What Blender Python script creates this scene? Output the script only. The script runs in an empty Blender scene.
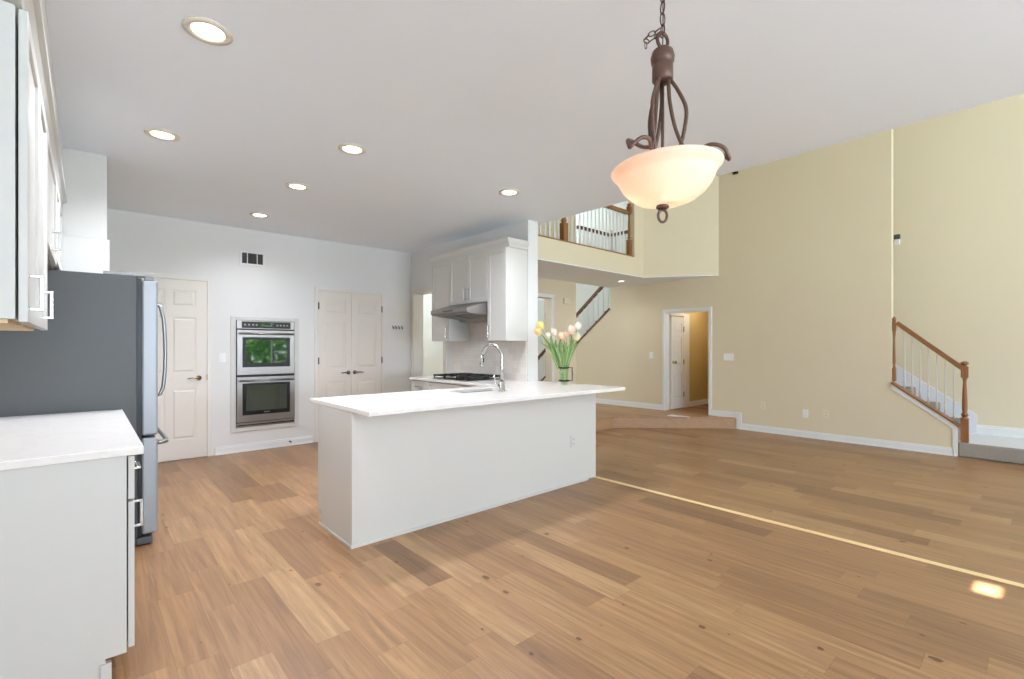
import bpy, bmesh, math, random
from mathutils import Vector, Matrix
random.seed(7)
S = bpy.context.scene
COL = S.collection
R = math.radians

# ------------------------------------------------------------------ camera
YAW = math.atan2(426, 475)
cam_d = bpy.data.cameras.new('camera')
cam_d.sensor_width = 36
cam_d.lens = 475 / 1024 * 36
cam_d.shift_y = 7.5 / 1024
cam_d.clip_start = 0.02
cam = bpy.data.objects.new('camera', cam_d)
COL.objects.link(cam)
cam.location = (0, 0, 1.29)
cam.rotation_euler = (R(90), 0, -YAW)
S.camera = cam
# ------------------------------------------------------------------ exposure
S.view_settings.view_transform = 'Standard'
S.view_settings.look = 'None'
S.view_settings.gamma = 1
S.view_settings.use_curve_mapping = False
S.view_settings.exposure = 0.13
S.cycles.use_denoising = True
S.cycles.max_bounces = 12
S.cycles.diffuse_bounces = 8
S.cycles.transparent_max_bounces = 12
S.cycles.sample_clamp_indirect = 6
S.cycles.caustics_reflective = False
S.cycles.caustics_refractive = False
# ------------------------------------------------------------------ sky
W = bpy.data.worlds.new('sky')
S.world = W
W.use_nodes = True
bg = W.node_tree.nodes['Background']
bg.inputs['Color'].default_value = (0.84, 0.90, 1.0, 1)
bg.inputs['Strength'].default_value = 3.6
# ------------------------------------------------------------------ sun: skims along the window wall, enters by an unseen slot added for the floor patch
sun_d = bpy.data.lights.new('sun', 'SUN')
sun_d.energy = 70
sun_d.angle = R(0.5)
sun_d.color = (1, 0.95, 0.87)
sun = bpy.data.objects.new('sun', sun_d)
COL.objects.link(sun)
SUN_DIR = Vector((math.cos(R(30)), -0.03, -math.sin(R(30)))).normalized()
sun.rotation_euler = SUN_DIR.to_track_quat('-Z', 'Y').to_euler()
sun.location = (-8, 0, 8)


# daylight of the window openings: (x0, x1, z0, z1, watts) on the wall y = YS
YS = -5.0
WINDOWS = [(-0.1, 1.5, 0.0, 2.1, 85), (1.75, 3.35, 0.85, 2.2, 85), (4.0, 5.75, 0.6, 2.4, 0), (6.05, 7.45, 0.6, 2.4, 54),
           (4.35, 5.75, 2.9, 4.9, 50), (6.05, 7.45, 2.9, 4.9, 50)]


def area(name, loc, rot, sx, sy, watts, color=(1, 1, 1)):
    d = bpy.data.lights.new(name, 'AREA')
    d.shape = 'RECTANGLE'
    d.size, d.size_y, d.energy, d.color = sx, sy, watts, color
    o = bpy.data.objects.new(name, d)
    COL.objects.link(o)
    o.location, o.rotation_euler = loc, rot
    return o


for (x0, x1, z0, z1, w_) in WINDOWS:
    if not w_:
        continue
    # added fill lamps at the windows, tilted up to brighten the ceiling
    area('ceiling_fill', ((x0 + x1) / 2, YS - 0.03, (z0 + z1) / 2), (R(156), 0, 0), x1 - x0 - 0.1, z1 - z0 - 0.1, w_ * ((3.7 if x0 < 4 else 2.4) if z0 < 2.5 else 0.4), (0.66, 0.77, 1.0))
    area('window_daylight', ((x0 + x1) / 2, YS - 0.02, (z0 + z1) / 2), (R(90), 0, 0), x1 - x0 - 0.1, z1 - z0 - 0.1, w_ * (0.03 if x0 < 4 else 0.48), (0.86, 0.86, 0.99))


# ------------------------------------------------------------------ materials
def lin(c):
    return tuple((v / 12.92 if v <= 0.04045 else ((v + 0.055) / 1.055) ** 2.4) for v in [x / 255 for x in c])


class NT:
    def __init__(s, name):
        s.m = bpy.data.materials.new(name)
        s.m.use_nodes = True
        s.t = s.m.node_tree
        s.b = s.t.nodes['Principled BSDF']
        s.out = s.t.nodes['Material Output']

    def n(s, kind, **kw):
        nd = s.t.nodes.new(kind)
        for k, v in kw.items():
            setattr(nd, k, v)
        return nd

    def l(s, a, b):
        s.t.links.new(a, b)

    def val(s, sock, v):
        if hasattr(v, 'links') or isinstance(v, bpy.types.NodeSocket):
            s.l(v, sock)
        else:
            sock.default_value = v

    def math(s, op, a, b=None, c=None):
        nd = s.n('ShaderNodeMath', operation=op)
        s.val(nd.inputs[0], a)
        if b is not None:
            s.val(nd.inputs[1], b)
        if c is not None:
            s.val(nd.inputs[2], c)
        return nd.outputs[0]

    def mix(s, f, a, b, mode='MIX'):
        nd = s.n('ShaderNodeMix', data_type='RGBA', blend_type=mode)
        s.val(nd.inputs[0], f)
        s.val(nd.inputs[6], a if not isinstance(a, tuple) else (*a, 1))
        s.val(nd.inputs[7], b if not isinstance(b, tuple) else (*b, 1))
        return nd.outputs[2]

    def xyz(s):
        tc = s.n('ShaderNodeTexCoord')
        sp = s.n('ShaderNodeSeparateXYZ')
        s.l(tc.outputs['Object'], sp.inputs[0])
        return tc.outputs['Object'], sp.outputs

    def comb(s, x, y, z):
        c = s.n('ShaderNodeCombineXYZ')
        s.val(c.inputs[0], x), s.val(c.inputs[1], y), s.val(c.inputs[2], z)
        return c.outputs[0]

    def noise(s, vec, scale, detail=3, rough=0.5, dist=0.0):
        nd = s.n('ShaderNodeTexNoise')
        s.l(vec, nd.inputs['Vector'])
        nd.inputs['Scale'].default_value = scale
        nd.inputs['Detail'].default_value = detail
        nd.inputs['Roughness'].default_value = rough
        nd.inputs['Distortion'].default_value = dist
        return nd.outputs['Fac']

    def ramp(s, f, stops, interp='LINEAR'):
        nd = s.n('ShaderNodeValToRGB')
        cr = nd.color_ramp
        cr.interpolation = interp
        while len(cr.elements) < len(stops):
            cr.elements.new(0.5)
        for e, (p, c) in zip(cr.elements, stops):
            e.position = p
            e.color = (*c, 1)
        s.l(f, nd.inputs[0])
        return nd.outputs[0]

    def bump(s, h, strength, dist=0.01):
        b = s.n('ShaderNodeBump')
        b.inputs['Strength'].default_value = strength
        b.inputs['Distance'].default_value = dist
        s.l(h, b.inputs['Height'])
        s.l(b.outputs[0], s.b.inputs['Normal'])


def paint(name, rgb, rough=0.55, var=0.03, scale=2.2, spec=0.35, bump=0.03, metal=0.0, bscale=160):
    t = NT(name)
    v, _ = t.xyz()
    c = lin(rgb)
    a = tuple(x * (1 - var) for x in c)
    b = tuple(min(1, x * (1 + var)) for x in c)
    f = t.noise(v, scale, 2)
    t.l(t.mix(f, a, b), t.b.inputs['Base Color'])
    t.b.inputs['Roughness'].default_value = rough
    t.b.inputs['Specular IOR Level'].default_value = spec
    t.b.inputs['Metallic'].default_value = metal
    if bump:
        t.bump(t.noise(v, bscale, 2), bump, 0.002)
    return t.m


def metal(name, rgb, rough=0.3, stretch=(1, 1, 60), amount=0.08):
    t = NT(name)
    v, o = t.xyz()
    vv = t.comb(t.math('MULTIPLY', o[0], stretch[0]), t.math('MULTIPLY', o[1], stretch[1]), t.math('MULTIPLY', o[2], stretch[2]))
    f = t.noise(vv, 6, 3)
    c = lin(rgb)
    t.l(t.mix(f, tuple(x * (1 - amount) for x in c), tuple(min(1, x * (1 + amount)) for x in c)), t.b.inputs['Base Color'])
    t.b.inputs['Metallic'].default_value = 1
    t.l(t.math('MULTIPLY_ADD', f, 0.12, rough - 0.06), t.b.inputs['Roughness'])
    return t.m


def emit(name, rgb, strength):
    t = NT(name)
    t.b.inputs['Base Color'].default_value = (*lin(rgb), 1)
    t.b.inputs['Emission Color'].default_value = (*lin(rgb), 1)
    t.b.inputs['Emission Strength'].default_value = strength
    return t.m


def wood_floor():
    t = NT('oak_plank_floor')
    v, o = t.xyz()
    w = 0.158
    xs = t.math('DIVIDE', t.math('ADD', o[0], 40.02), w)
    row = t.math('FLOOR', xs)

    def wn(a, b=None):
        nd = t.n('ShaderNodeTexWhiteNoise', noise_dimensions='2D')
        t.l(t.comb(a, b if b is not None else 0.37, 0.0), nd.inputs['Vector'])
        return nd.outputs
    r1 = wn(row)[0]
    r2 = wn(row, 5.31)[0]
    L = t.math('MULTIPLY_ADD', r2, 0.7, 0.45)
    ys = t.math('DIVIDE', t.math('ADD', t.math('MULTIPLY_ADD', r1, 9.0, 30.0), o[1]), L)
    pid = t.math('FLOOR', ys)
    pw = wn(row, pid)
    pr, pc = pw[0], t.n('ShaderNodeSeparateColor')
    t.l(pw[1], pc.inputs[0])
    base = t.ramp(pr, [(0.0, lin((152, 122, 98))), (0.08, lin((172, 138, 110))), (0.3, lin((188, 152, 121))), (0.6, lin((194, 158, 125))),
                       (0.88, lin((200, 165, 131))), (1.0, lin((211, 180, 146)))])
    # grain running along each plank
    off = t.math('MULTIPLY', pr, 37.0)
    gv = t.comb(t.math('ADD', t.math('MULTIPLY', o[0], 34.0), off), t.math('ADD', t.math('MULTIPLY', o[1], 1.5), t.math('MULTIPLY', pc.outputs[1], 19.0)), off)
    g = t.noise(gv, 1.0, 5, 0.6, 0.7)
    col = t.mix(0.75, base, t.ramp(g, [(0.28, lin((146, 118, 96))), (0.5, lin((206, 176, 148))), (0.72, lin((240, 218, 192)))]), 'MULTIPLY')
    col = t.mix(1.0, col, t.comb(0.84, 0.90, 0.85), 'MULTIPLY')
    # fine pores
    fv = t.comb(t.math('ADD', t.math('MULTIPLY', o[0], 190.0), off), t.math('MULTIPLY', o[1], 7.0), off)
    fg = t.noise(fv, 1.0, 2, 0.6)
    col = t.mix(t.math('MULTIPLY', t.ramp(fg, [(0.48, (0, 0, 0)), (0.68, (1, 1, 1))]), 0.38), col, lin((140, 104, 74)))
    # dark heartwood streaks in some planks
    sv = t.comb(t.math('ADD', t.math('MULTIPLY', o[0], 11.0), off), t.math('ADD', t.math('MULTIPLY', o[1], 0.9), off), off)
    st = t.noise(sv, 1.0, 3, 0.55, 1.2)
    stm = t.math('MULTIPLY', t.ramp(st, [(0.58, (0, 0, 0)), (0.66, (1, 1, 1))]), t.ramp(pc.outputs[0], [(0.5, (0, 0, 0)), (0.8, (1, 1, 1))]))
    col = t.mix(t.math('MULTIPLY', stm, 0.5), col, lin((150, 108, 80)))
    # thin dark mineral lines along the grain
    mv = t.comb(t.math('ADD', t.math('MULTIPLY', o[0], 30.0), off), t.math('ADD', t.math('MULTIPLY', o[1], 1.1), off), off)
    ml = t.noise(mv, 1.0, 4, 0.65, 1.5)
    mm = t.math('MULTIPLY', t.ramp(ml, [(0.64, (0, 0, 0)), (0.70, (1, 1, 1))]), t.ramp(pc.outputs[2], [(0.35, (0, 0, 0)), (0.6, (1, 1, 1))]))
    col = t.mix(t.math('MULTIPLY', mm, 0.6), col, lin((122, 84, 60)))
    # knots
    kv = t.comb(t.math('MULTIPLY', o[0], 4.2), t.math('MULTIPLY', o[1], 2.6), 0.0)
    kn = t.n('ShaderNodeTexVoronoi', feature='F1', voronoi_dimensions='2D')
    t.l(kv, kn.inputs['Vector'])
    kn.inputs['Scale'].default_value = 1.0
    kd = t.math('ADD', kn.outputs['Distance'], t.math('MULTIPLY', t.noise(v, 34, 3), 0.09))
    ksz = t.n('ShaderNodeSeparateColor')
    t.l(kn.outputs['Color'], ksz.inputs[0])
    kr = t.math('MULTIPLY', t.math('POWER', ksz.outputs[0], 4.0), 0.055)
    k1 = t.math('LESS_THAN', kd, t.math('ADD', kr, 0.058))
    halo = t.math('MULTIPLY', t.math('LESS_THAN', kd, t.math('ADD', t.math('MULTIPLY', kr, 1.6), 0.085)), 0.22)
    kgate = t.math('GREATER_THAN', ksz.outputs[1], 0.35)
    col = t.mix(t.math('MULTIPLY', halo, kgate), col, lin((140, 95, 62)))
    col = t.mix(t.math('MULTIPLY', t.math('MULTIPLY', k1, kgate), 0.8), col, lin((84, 54, 38)))
    # seams between boards
    fx = t.math('FRACT', xs)
    fy = t.math('FRACT', ys)
    sx = t.math('GREATER_THAN', t.math('ABSOLUTE', t.math('SUBTRACT', fx, 0.5)), 0.5 - 0.0011 / w)
    sy = t.math('GREATER_THAN', t.math('ABSOLUTE', t.math('SUBTRACT', fy, 0.5)), t.math('SUBTRACT', 0.5, t.math('DIVIDE', 0.0012, L)))
    seam = t.math('MAXIMUM', sx, sy)
    col = t.mix(t.math('MULTIPLY', seam, 0.45), col, lin((110, 78, 52)))
    t.l(col, t.b.inputs['Base Color'])
    t.l(t.math('MULTIPLY_ADD', g, 0.15, 0.30), t.b.inputs['Roughness'])
    t.b.inputs['Specular IOR Level'].default_value = 0.4
    t.bump(t.math('SUBTRACT', t.math('MULTIPLY', g, 0.15), seam), 0.12, 0.002)
    return t.m


def wood(name, c1, c2, axis=2, rough=0.4):
    t = NT(name)
    v, o = t.xyz()
    s = [22, 22, 22]
    s[axis] = 2.0
    vv = t.comb(*[t.math('MULTIPLY', o[i], float(s[i])) for i in range(3)])
    g = t.noise(vv, 1.0, 4, 0.6, 0.8)
    t.l(t.mix(g, lin(c1), lin(c2)), t.b.inputs['Base Color'])
    t.b.inputs['Roughness'].default_value = rough
    return t.m


def quartz():
    t = NT('white_quartz')
    v, o = t.xyz()
    n = t.noise(v, 2.3, 6, 0.6, 1.6)
    vein = t.math('SUBTRACT', 1.0, t.math('MULTIPLY', t.math('ABSOLUTE', t.math('SUBTRACT', n, 0.5)), 28.0))
    vein = t.math('MAXIMUM', vein, 0.0)
    t.l(t.mix(t.math('MULTIPLY', vein, 0.10), lin((236, 233, 229)), lin((190, 186, 182))), t.b.inputs['Base Color'])
    t.b.inputs['Roughness'].default_value = 0.16
    return t.m


def carpet():
    t = NT('grey_carpet')
    v, o = t.xyz()
    f = t.noise(v, 140, 3)
    t.l(t.mix(f, lin((128, 121, 114)), lin((178, 170, 163))), t.b.inputs['Base Color'])
    t.b.inputs['Roughness'].default_value = 0.95
    t.b.inputs['Specular IOR Level'].default_value = 0.1
    t.bump(f, 0.6, 0.01)
    return t.m


def tile():
    t = NT('pale_stone_tile')
    v, o = t.xyz()
    yz = t.comb(t.math('MULTIPLY', o[1], 1.0), o[2], 0.0)
    b = t.n('ShaderNodeTexBrick')
    t.l(yz, b.inputs['Vector'])
    b.inputs['Color1'].default_value = (*lin((222, 214, 206)), 1)
    b.inputs['Color2'].default_value = (*lin((232, 225, 218)), 1)
    b.inputs['Mortar'].default_value = (*lin((236, 232, 228)), 1)
    b.inputs['Scale'].default_value = 1.0
    b.inputs['Brick Width'].default_value = 0.15
    b.inputs['Row Height'].default_value = 0.075
    b.inputs['Mortar Size'].default_value = 0.0018
    t.l(b.outputs['Color'], t.b.inputs['Base Color'])
    t.b.inputs['Roughness'].default_value = 0.28
    return t.m


def glass(name, tint=(1, 1, 1), gloss=0.1):
    t = NT(name)
    tr = t.n('ShaderNodeBsdfTransparent')
    gl = t.n('ShaderNodeBsdfGlossy')
    gl.inputs['Roughness'].default_value = 0.02
    fr = t.n('ShaderNodeLayerWeight')
    fr.inputs['Blend'].default_value = 0.5
    mx = t.n('ShaderNodeMixShader')
    v, o = t.xyz()
    f = t.noise(v, 3, 2)
    t.l(t.mix(f, tuple(x * 0.97 for x in tint), tint), tr.inputs['Color'])
    t.l(t.math('MULTIPLY_ADD', t.math('POWER', fr.outputs['Facing'], 3.0), 0.35, 0.03 + gloss * 0.3), mx.inputs[0])
    t.l(tr.outputs[0], mx.inputs[1])
    t.l(gl.outputs[0], mx.inputs[2])
    t.l(mx.outputs[0], t.out.inputs['Surface'])
    return t.m


def alabaster():
    t = NT('alabaster_glass')
    v, o = t.xyz()
    f = t.noise(v, 9, 4, 0.6, 1.0)
    tl = t.n('ShaderNodeBsdfTranslucent')
    c = t.mix(f, lin((250, 232, 216)), lin((255, 246, 236)))
    t.l(c, tl.inputs['Color'])
    t.l(t.mix(f, lin((236, 220, 205)), lin((250, 242, 232))), t.b.inputs['Base Color'])
    t.b.inputs['Roughness'].default_value = 0.3
    t.b.inputs['Emission Color'].default_value = (1.0, 0.9, 0.82, 1)
    t.b.inputs['Emission Strength'].default_value = 0.06
    mx = t.n('ShaderNodeMixShader')
    mx.inputs[0].default_value = 0.5
    t.l(t.b.outputs[0], mx.inputs[1])
    t.l(tl.outputs[0], mx.inputs[2])
    t.l(mx.outputs[0], t.out.inputs['Surface'])
    return t.m


M = {
    'ceil': paint('ceiling_white', (240, 246, 253), 0.7, 0.01),
    'white': paint('kitchen_wall_white', (224, 224, 222), 0.6, 0.01),
    'yellow': paint('warm_cream_wall', (221, 209.5, 184), 0.6, 0.015),
    'tan': paint('golden_tan_wall', (200, 178, 126), 0.6, 0.02),
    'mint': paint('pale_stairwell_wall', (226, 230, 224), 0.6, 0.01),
    'trim': paint('trim_white', (228, 229, 230), 0.35, 0.01, bump=0),
    'cab': paint('cabinet_white', (208, 207, 202), 0.32, 0.01, bump=0),
    'door': paint('door_cream', (226, 220, 211), 0.4, 0.012, bump=0.02),
    'under': wood('raw_birch', (214, 184, 142), (230, 204, 164), 1, 0.6),
    'floor': wood_floor(),
    'oak': wood('golden_oak', (120, 76, 40), (158, 108, 62), 2, 0.4),
    'oakr': wood('golden_oak_rail', (120, 76, 40), (158, 108, 62), 1, 0.4),
    'strip': wood('pale_maple_strip', (226, 192, 140), (242, 214, 164), 1, 0.45),
    'darkwood': wood('dark_oak', (84, 56, 38), (112, 76, 50), 1, 0.4),
    'quartz': quartz(),
    'carpet': carpet(),
    'tile': tile(),
    'steel': metal('brushed_steel', (150, 151, 152), 0.38, (1, 1, 60)),
    'steelh': metal('brushed_steel_horizontal', (156, 152, 148), 0.36, (1, 1, 60)),
    'chrome': metal('satin_nickel', (200, 198, 194), 0.22, (1, 1, 1), 0.02),
    'fridgeside': paint('fridge_grey_enamel', (74, 75, 75), 0.42, 0.03, 3, 0.4, 0.15, 0.2, 300),
    'black': paint('black_enamel', (22, 22, 24), 0.35, 0.05, bump=0),
    'iron': paint('cast_iron', (30, 30, 30), 0.55, 0.1, bump=0.1),
    'dgrey': paint('dark_grey_plastic', (84, 86, 88), 0.5, 0.05, bump=0),
    'bronze': paint('oil_rubbed_bronze', (98, 74, 62), 0.42, 0.18, 30, 0.4, 0.1, 0.3),
    'nickel': metal('aged_nickel', (120, 112, 104), 0.35, (1, 1, 1), 0.05),
    'brass': metal('antique_brass', (170, 150, 110), 0.3, (1, 1, 1), 0.05),
    'alabaster': alabaster(),
    'lens': emit('lamp_lens', (255, 240, 214), 7.0),
    'lensw': emit('lamp_lens_white', (255, 250, 240), 6.0),
    'ringtrim': paint('light_trim_cream', (224, 214, 200), 0.4, 0.02, bump=0),
    'plate': paint('switch_plate_white', (238, 238, 238), 0.3, 0.01, bump=0),
    'platec': paint('outlet_cream', (226, 216, 190), 0.35, 0.01, bump=0),
    'casing': paint('casing_offwhite', (226, 223, 217), 0.4, 0.01, bump=0),
    'pane': glass('window_glass', (1, 1, 1), 0.0),
    'vase': glass('green_tinted_glass', (0.90, 0.97, 0.92), 0.06),
    'leaf': paint('tulip_leaf_green', (122, 148, 88), 0.45, 0.18, 20, bump=0),
    'stem': paint('tulip_stem_green', (170, 192, 130), 0.45, 0.1, 20, bump=0),
    'tree': paint('tree_foliage', (96, 140, 60), 0.7, 0.5, 1.2, bump=0),
    'bark': paint('tree_bark', (90, 72, 56), 0.8, 0.3, 8, bump=0.3),
    'lawn': paint('lawn_green', (110, 150, 72), 0.8, 0.25, 3, bump=0.2),
    'balus': paint('baluster_greige', (206, 202, 192), 0.45, 0.01, bump=0),
    'fridgedoor': paint('fridge_door_steel', (150, 155, 158), 0.42, 0.03, 2, 0.5, 0.05, 0.35, 200),
    'hinge': paint('hinge_grey', (150, 152, 154), 0.5, 0.02, bump=0),
    'sash': paint('grey_blue_door', (150, 158, 168), 0.4, 0.02, bump=0),
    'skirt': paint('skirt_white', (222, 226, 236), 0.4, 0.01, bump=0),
}


def oven_glass():
    t = NT('oven_dark_glass')
    v, o = t.xyz()
    f = t.noise(v, 2, 2)
    t.l(t.mix(f, lin((26, 44, 34)), lin((36, 56, 44))), t.b.inputs['Base Color'])
    t.b.inputs['Roughness'].default_value = 0.03
    t.b.inputs['IOR'].default_value = 2.4
    return t.m


M['ovenglass'] = oven_glass()


# ------------------------------------------------------------------ mesh building
class MB:
    def __init__(s, xf=None):
        s.v, s.f, s.xf, s.smooth = [], [], xf, []

    def add(s, vs, fs, smooth=False):
        b = len(s.v)
        s.v += [s.xf(*p) if s.xf else tuple(p) for p in vs]
        s.f += [tuple(i + b for i in f) for f in fs]
        s.smooth += [smooth] * len(fs)
        return s

    def box(s, x0, x1, y0, y1, z0, z1):
        x0, x1 = sorted((x0, x1)); y0, y1 = sorted((y0, y1)); z0, z1 = sorted((z0, z1))
        return s.add([(x0, y0, z0), (x1, y0, z0), (x1, y1, z0), (x0, y1, z0), (x0, y0, z1), (x1, y0, z1), (x1, y1, z1), (x0, y1, z1)],
                     [(3, 2, 1, 0), (4, 5, 6, 7), (0, 1, 5, 4), (1, 2, 6, 5), (2, 3, 7, 6), (3, 0, 4, 7)])

    def frustum(s, x0, x1, y0, y1, z0, z1, ins):
        """box whose outer face at the +third axis end is inset (raised panel)"""
        return s.add([(x0, y0, z0), (x1, y0, z0), (x1, y1, z0), (x0, y1, z0),
                      (x0 + ins, y0 + ins, z1), (x1 - ins, y0 + ins, z1), (x1 - ins, y1 - ins, z1), (x0 + ins, y1 - ins, z1)],
                     [(3, 2, 1, 0), (4, 5, 6, 7), (0, 1, 5, 4), (1, 2, 6, 5), (2, 3, 7, 6), (3, 0, 4, 7)])

    def prism(s, poly, a0, a1, axis):
        """poly in the two other axes (x,y / x,z / y,z), extruded from a0 to a1 along axis"""
        def P(p, a):
            return {0: (a, p[0], p[1]), 1: (p[0], a, p[1]), 2: (p[0], p[1], a)}[axis]
        n = len(poly)
        return s.add([P(p, a0) for p in poly] + [P(p, a1) for p in poly],
                     [tuple(range(n))[::-1], tuple(range(n, 2 * n))] + [(i, (i + 1) % n, (i + 1) % n + n, i + n) for i in range(n)])

    def lathe(s, prof, c, seg=24, axis=2, closed=False, flute=None):
        vs, fs = [], []
        for (r, h) in prof:
            for k in range(seg):
                a = 2 * math.pi * k / seg
                rr = max(r, 1e-5) * (flute(a, h) if flute else 1)
                p = (rr * math.cos(a), rr * math.sin(a), h)
                if axis == 0: p = (p[2], p[0], p[1])
                if axis == 1: p = (p[0], p[2], p[1])
                vs.append((c[0] + p[0], c[1] + p[1], c[2] + p[2]))
        m = len(prof)
        for i in range(m - 1 + (1 if closed else 0)):
            j = (i + 1) % m
            for k in range(seg):
                k2 = (k + 1) % seg
                fs.append((i * seg + k, i * seg + k2, j * seg + k2, j * seg + k))
        if not closed:
            fs.append(tuple(range(seg))[::-1])
            fs.append(tuple((m - 1) * seg + k for k in range(seg)))
        return s.add(vs, fs, True)

    def tube(s, pts, r, seg=8, closed=False):
        pts = [Vector(p) for p in pts]
        n = len(pts)
        rad = r if isinstance(r, (list, tuple)) else [r] * n
        vs, fs = [], []
        up = None
        for i, p in enumerate(pts):
            if closed:
                d = pts[(i + 1) % n] - pts[i - 1]
            else:
                d = pts[min(i + 1, n - 1)] - pts[max(i - 1, 0)]
            d.normalize()
            if up is None:
                up = Vector((0, 0, 1)) if abs(d.z) < 0.9 else Vector((1, 0, 0))
            u = (up - d * up.dot(d)).normalized()
            w = d.cross(u)
            up = u
            for k in range(seg):
                a = 2 * math.pi * k / seg
                vs.append(tuple(p + (u * math.cos(a) + w * math.sin(a)) * rad[i]))
        for i in range(n if closed else n - 1):
            j = (i + 1) % n
            for k in range(seg):
                k2 = (k + 1) % seg
                fs.append((i * seg + k, i * seg + k2, j * seg + k2, j * seg + k))
        if not closed:
            fs.append(tuple(range(seg))[::-1])
            fs.append(tuple((n - 1) * seg + k for k in range(seg)))
        return s.add(vs, fs, True)

    def bar(s, p, q, hw, hh, up=(0, 0, 1)):
        """rectangular bar from p to q; hw half width sideways, hh half height"""
        p, q = Vector(p), Vector(q)
        d = (q - p).normalized()
        u = Vector(up)
        u = (u - d * u.dot(d)).normalized()
        w = d.cross(u)
        vs = []
        for e in (p, q):
            for (a, b) in ((-1, -1), (1, -1), (1, 1), (-1, 1)):
                vs.append(tuple(e + w * a * hw + u * b * hh))
        return s.add(vs, [(3, 2, 1, 0), (4, 5, 6, 7), (0, 1, 5, 4), (1, 2, 6, 5), (2, 3, 7, 6), (3, 0, 4, 7)])

    def build(s, name, mat, parent=None, bevel=0.0, recalc=True, loc=None):
        me = bpy.data.meshes.new(name)
        off = Vector((0, 0, 0))
        if parent is not None:
            off = wloc(parent)
        if loc is not None:
            off = Vector(loc)
        me.from_pydata([tuple(Vector(v) - off) for v in s.v], [], s.f)
        for p, sm in zip(me.polygons, s.smooth):
            p.use_smooth = sm
        if recalc:
            bm = bmesh.new()
            bm.from_mesh(me)
            bmesh.ops.recalc_face_normals(bm, faces=bm.faces)
            bm.to_mesh(me)
            bm.free()
        me.materials.append(mat if not isinstance(mat, str) else M[mat])
        o = bpy.data.objects.new(name, me)
        COL.objects.link(o)
        if parent is not None:
            o.parent = parent
        elif loc is not None:
            o.location = loc
        if bevel:
            b = o.modifiers.new('bevel', 'BEVEL')
            b.width, b.segments, b.limit_method, b.angle_limit = bevel, 2, 'ANGLE', R(40)
        return o


def wloc(o):
    v = Vector(o.location)
    while o.parent is not None:
        o = o.parent
        v += Vector(o.location)
    return v


def tag(o, label=None, cat=None, group=None, kind=None):
    if label: o['label'] = label
    if cat: o['category'] = cat
    if group: o['group'] = group
    if kind: o['kind'] = kind
    return o


def thing(name, loc, label, cat, group=None):
    o = bpy.data.objects.new(name, None)
    o.empty_display_size = 0.05
    COL.objects.link(o)
    o.location = loc
    return tag(o, label, cat, group)


def struct(name, mb, mat, bevel=0.0, label=None):
    o = mb.build(name, mat, bevel=bevel)
    return tag(o, label, None, None, 'structure')


def kids(o):
    return [c for c in bpy.data.objects if c.parent is o]


def dup(o, loc, label=None, parent=None):
    c = o.copy()
    COL.objects.link(c)
    if parent is None:
        c.location = loc
    else:
        c.parent = parent
    if label: c['label'] = label
    for ch in kids(o):
        dup(ch, None, None, c)
    return c


def XF(o, face):
    """local (u along the wall, v up, w out of the wall) -> world"""
    ox, oy, oz = o
    return {'-Y': lambda u, v, w: (ox + u, oy - w, oz + v),
            '+X': lambda u, v, w: (ox + w, oy + u, oz + v),
            '-X': lambda u, v, w: (ox - w, oy + u, oz + v),
            '+Y': lambda u, v, w: (ox + u, oy + w, oz + v)}[face]


def pt(o, face, u, v, w):
    return XF(o, face)(u, v, w)


# ------------------------------------------------------------------ room shell
CZ = 2.75          # kitchen ceiling
GZ = 5.5           # great room ceiling
PZ = 0.165         # raised platform
LZ0, LZ = 2.45, 2.76   # loft slab
YB = 6.57          # kitchen back wall
XL = -0.47         # left wall
XR = 3.78          # range wall, kitchen side
XW = 3.94          # range wall, other side
X2 = 7.65          # long cream wall
X3 = 8.60          # stairwell wall
SL1 = 0.75         # near stair slope
SL2 = 0.81         # far stair slope

struct('floor', MB().box(XL - 0.15, X2 + 0.12, YS - 0.15, YB + 0.12, -0.2, 0), 'floor')
# platform with the slanted step edge, running on through the hall under the stairs
mb = MB().prism([(XW, 4.56), (6.25, 4.56), (7.648, 3.24), (7.648, 11.5), (XW, 11.5)], 0.0005, PZ, 2)
mb.box(X2, 9.9, 3.4, 4.6, -0.1, PZ)
mb.box(7.648, X3 + 0.1, 7.6, 11.5, 0, PZ)
struct('floor_raised', mb, 'floor')
# nosing along the step edge
mb = MB()
ns = [(XW, 4.56), (6.25, 4.56), (7.645, 3.24)]
for a, b in zip(ns[:-1], ns[1:]):
    mb.bar((*a, PZ + 0.004), (*b, PZ + 0.004), 0.022, 0.011)
struct('trim_1', mb, wood('step_nosing_wood', (140, 104, 76), (184, 146, 110), 0, 0.4), 0.004)
mb = MB()
for a, b in zip(ns[:-1], ns[1:]):
    mb.bar((a[0], a[1] - 0.006, 0.082), (b[0], b[1] - 0.006, 0.082), 0.006, 0.081)
struct('trim_16', mb, wood('step_riser_wood', (156, 122, 94), (190, 154, 120), 0, 0.45))
struct('trim_2', MB().box(3.735, 3.785, YS + 0.02, 2.955, 0.0, 0.005), 'strip', 0.002)

# kitchen / nook ceiling (its right edge is the lip seen against the great room)
struct('ceiling', MB().box(XL - 0.15, XW + 0.08, YS - 0.15, YB + 0.12, CZ, CZ + 0.28), 'ceil')
struct('ceiling_great_room', MB().box(XW - 0.02, 10.0, YS - 0.15, 11.7, GZ, GZ + 0.15), 'ceil')

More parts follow.
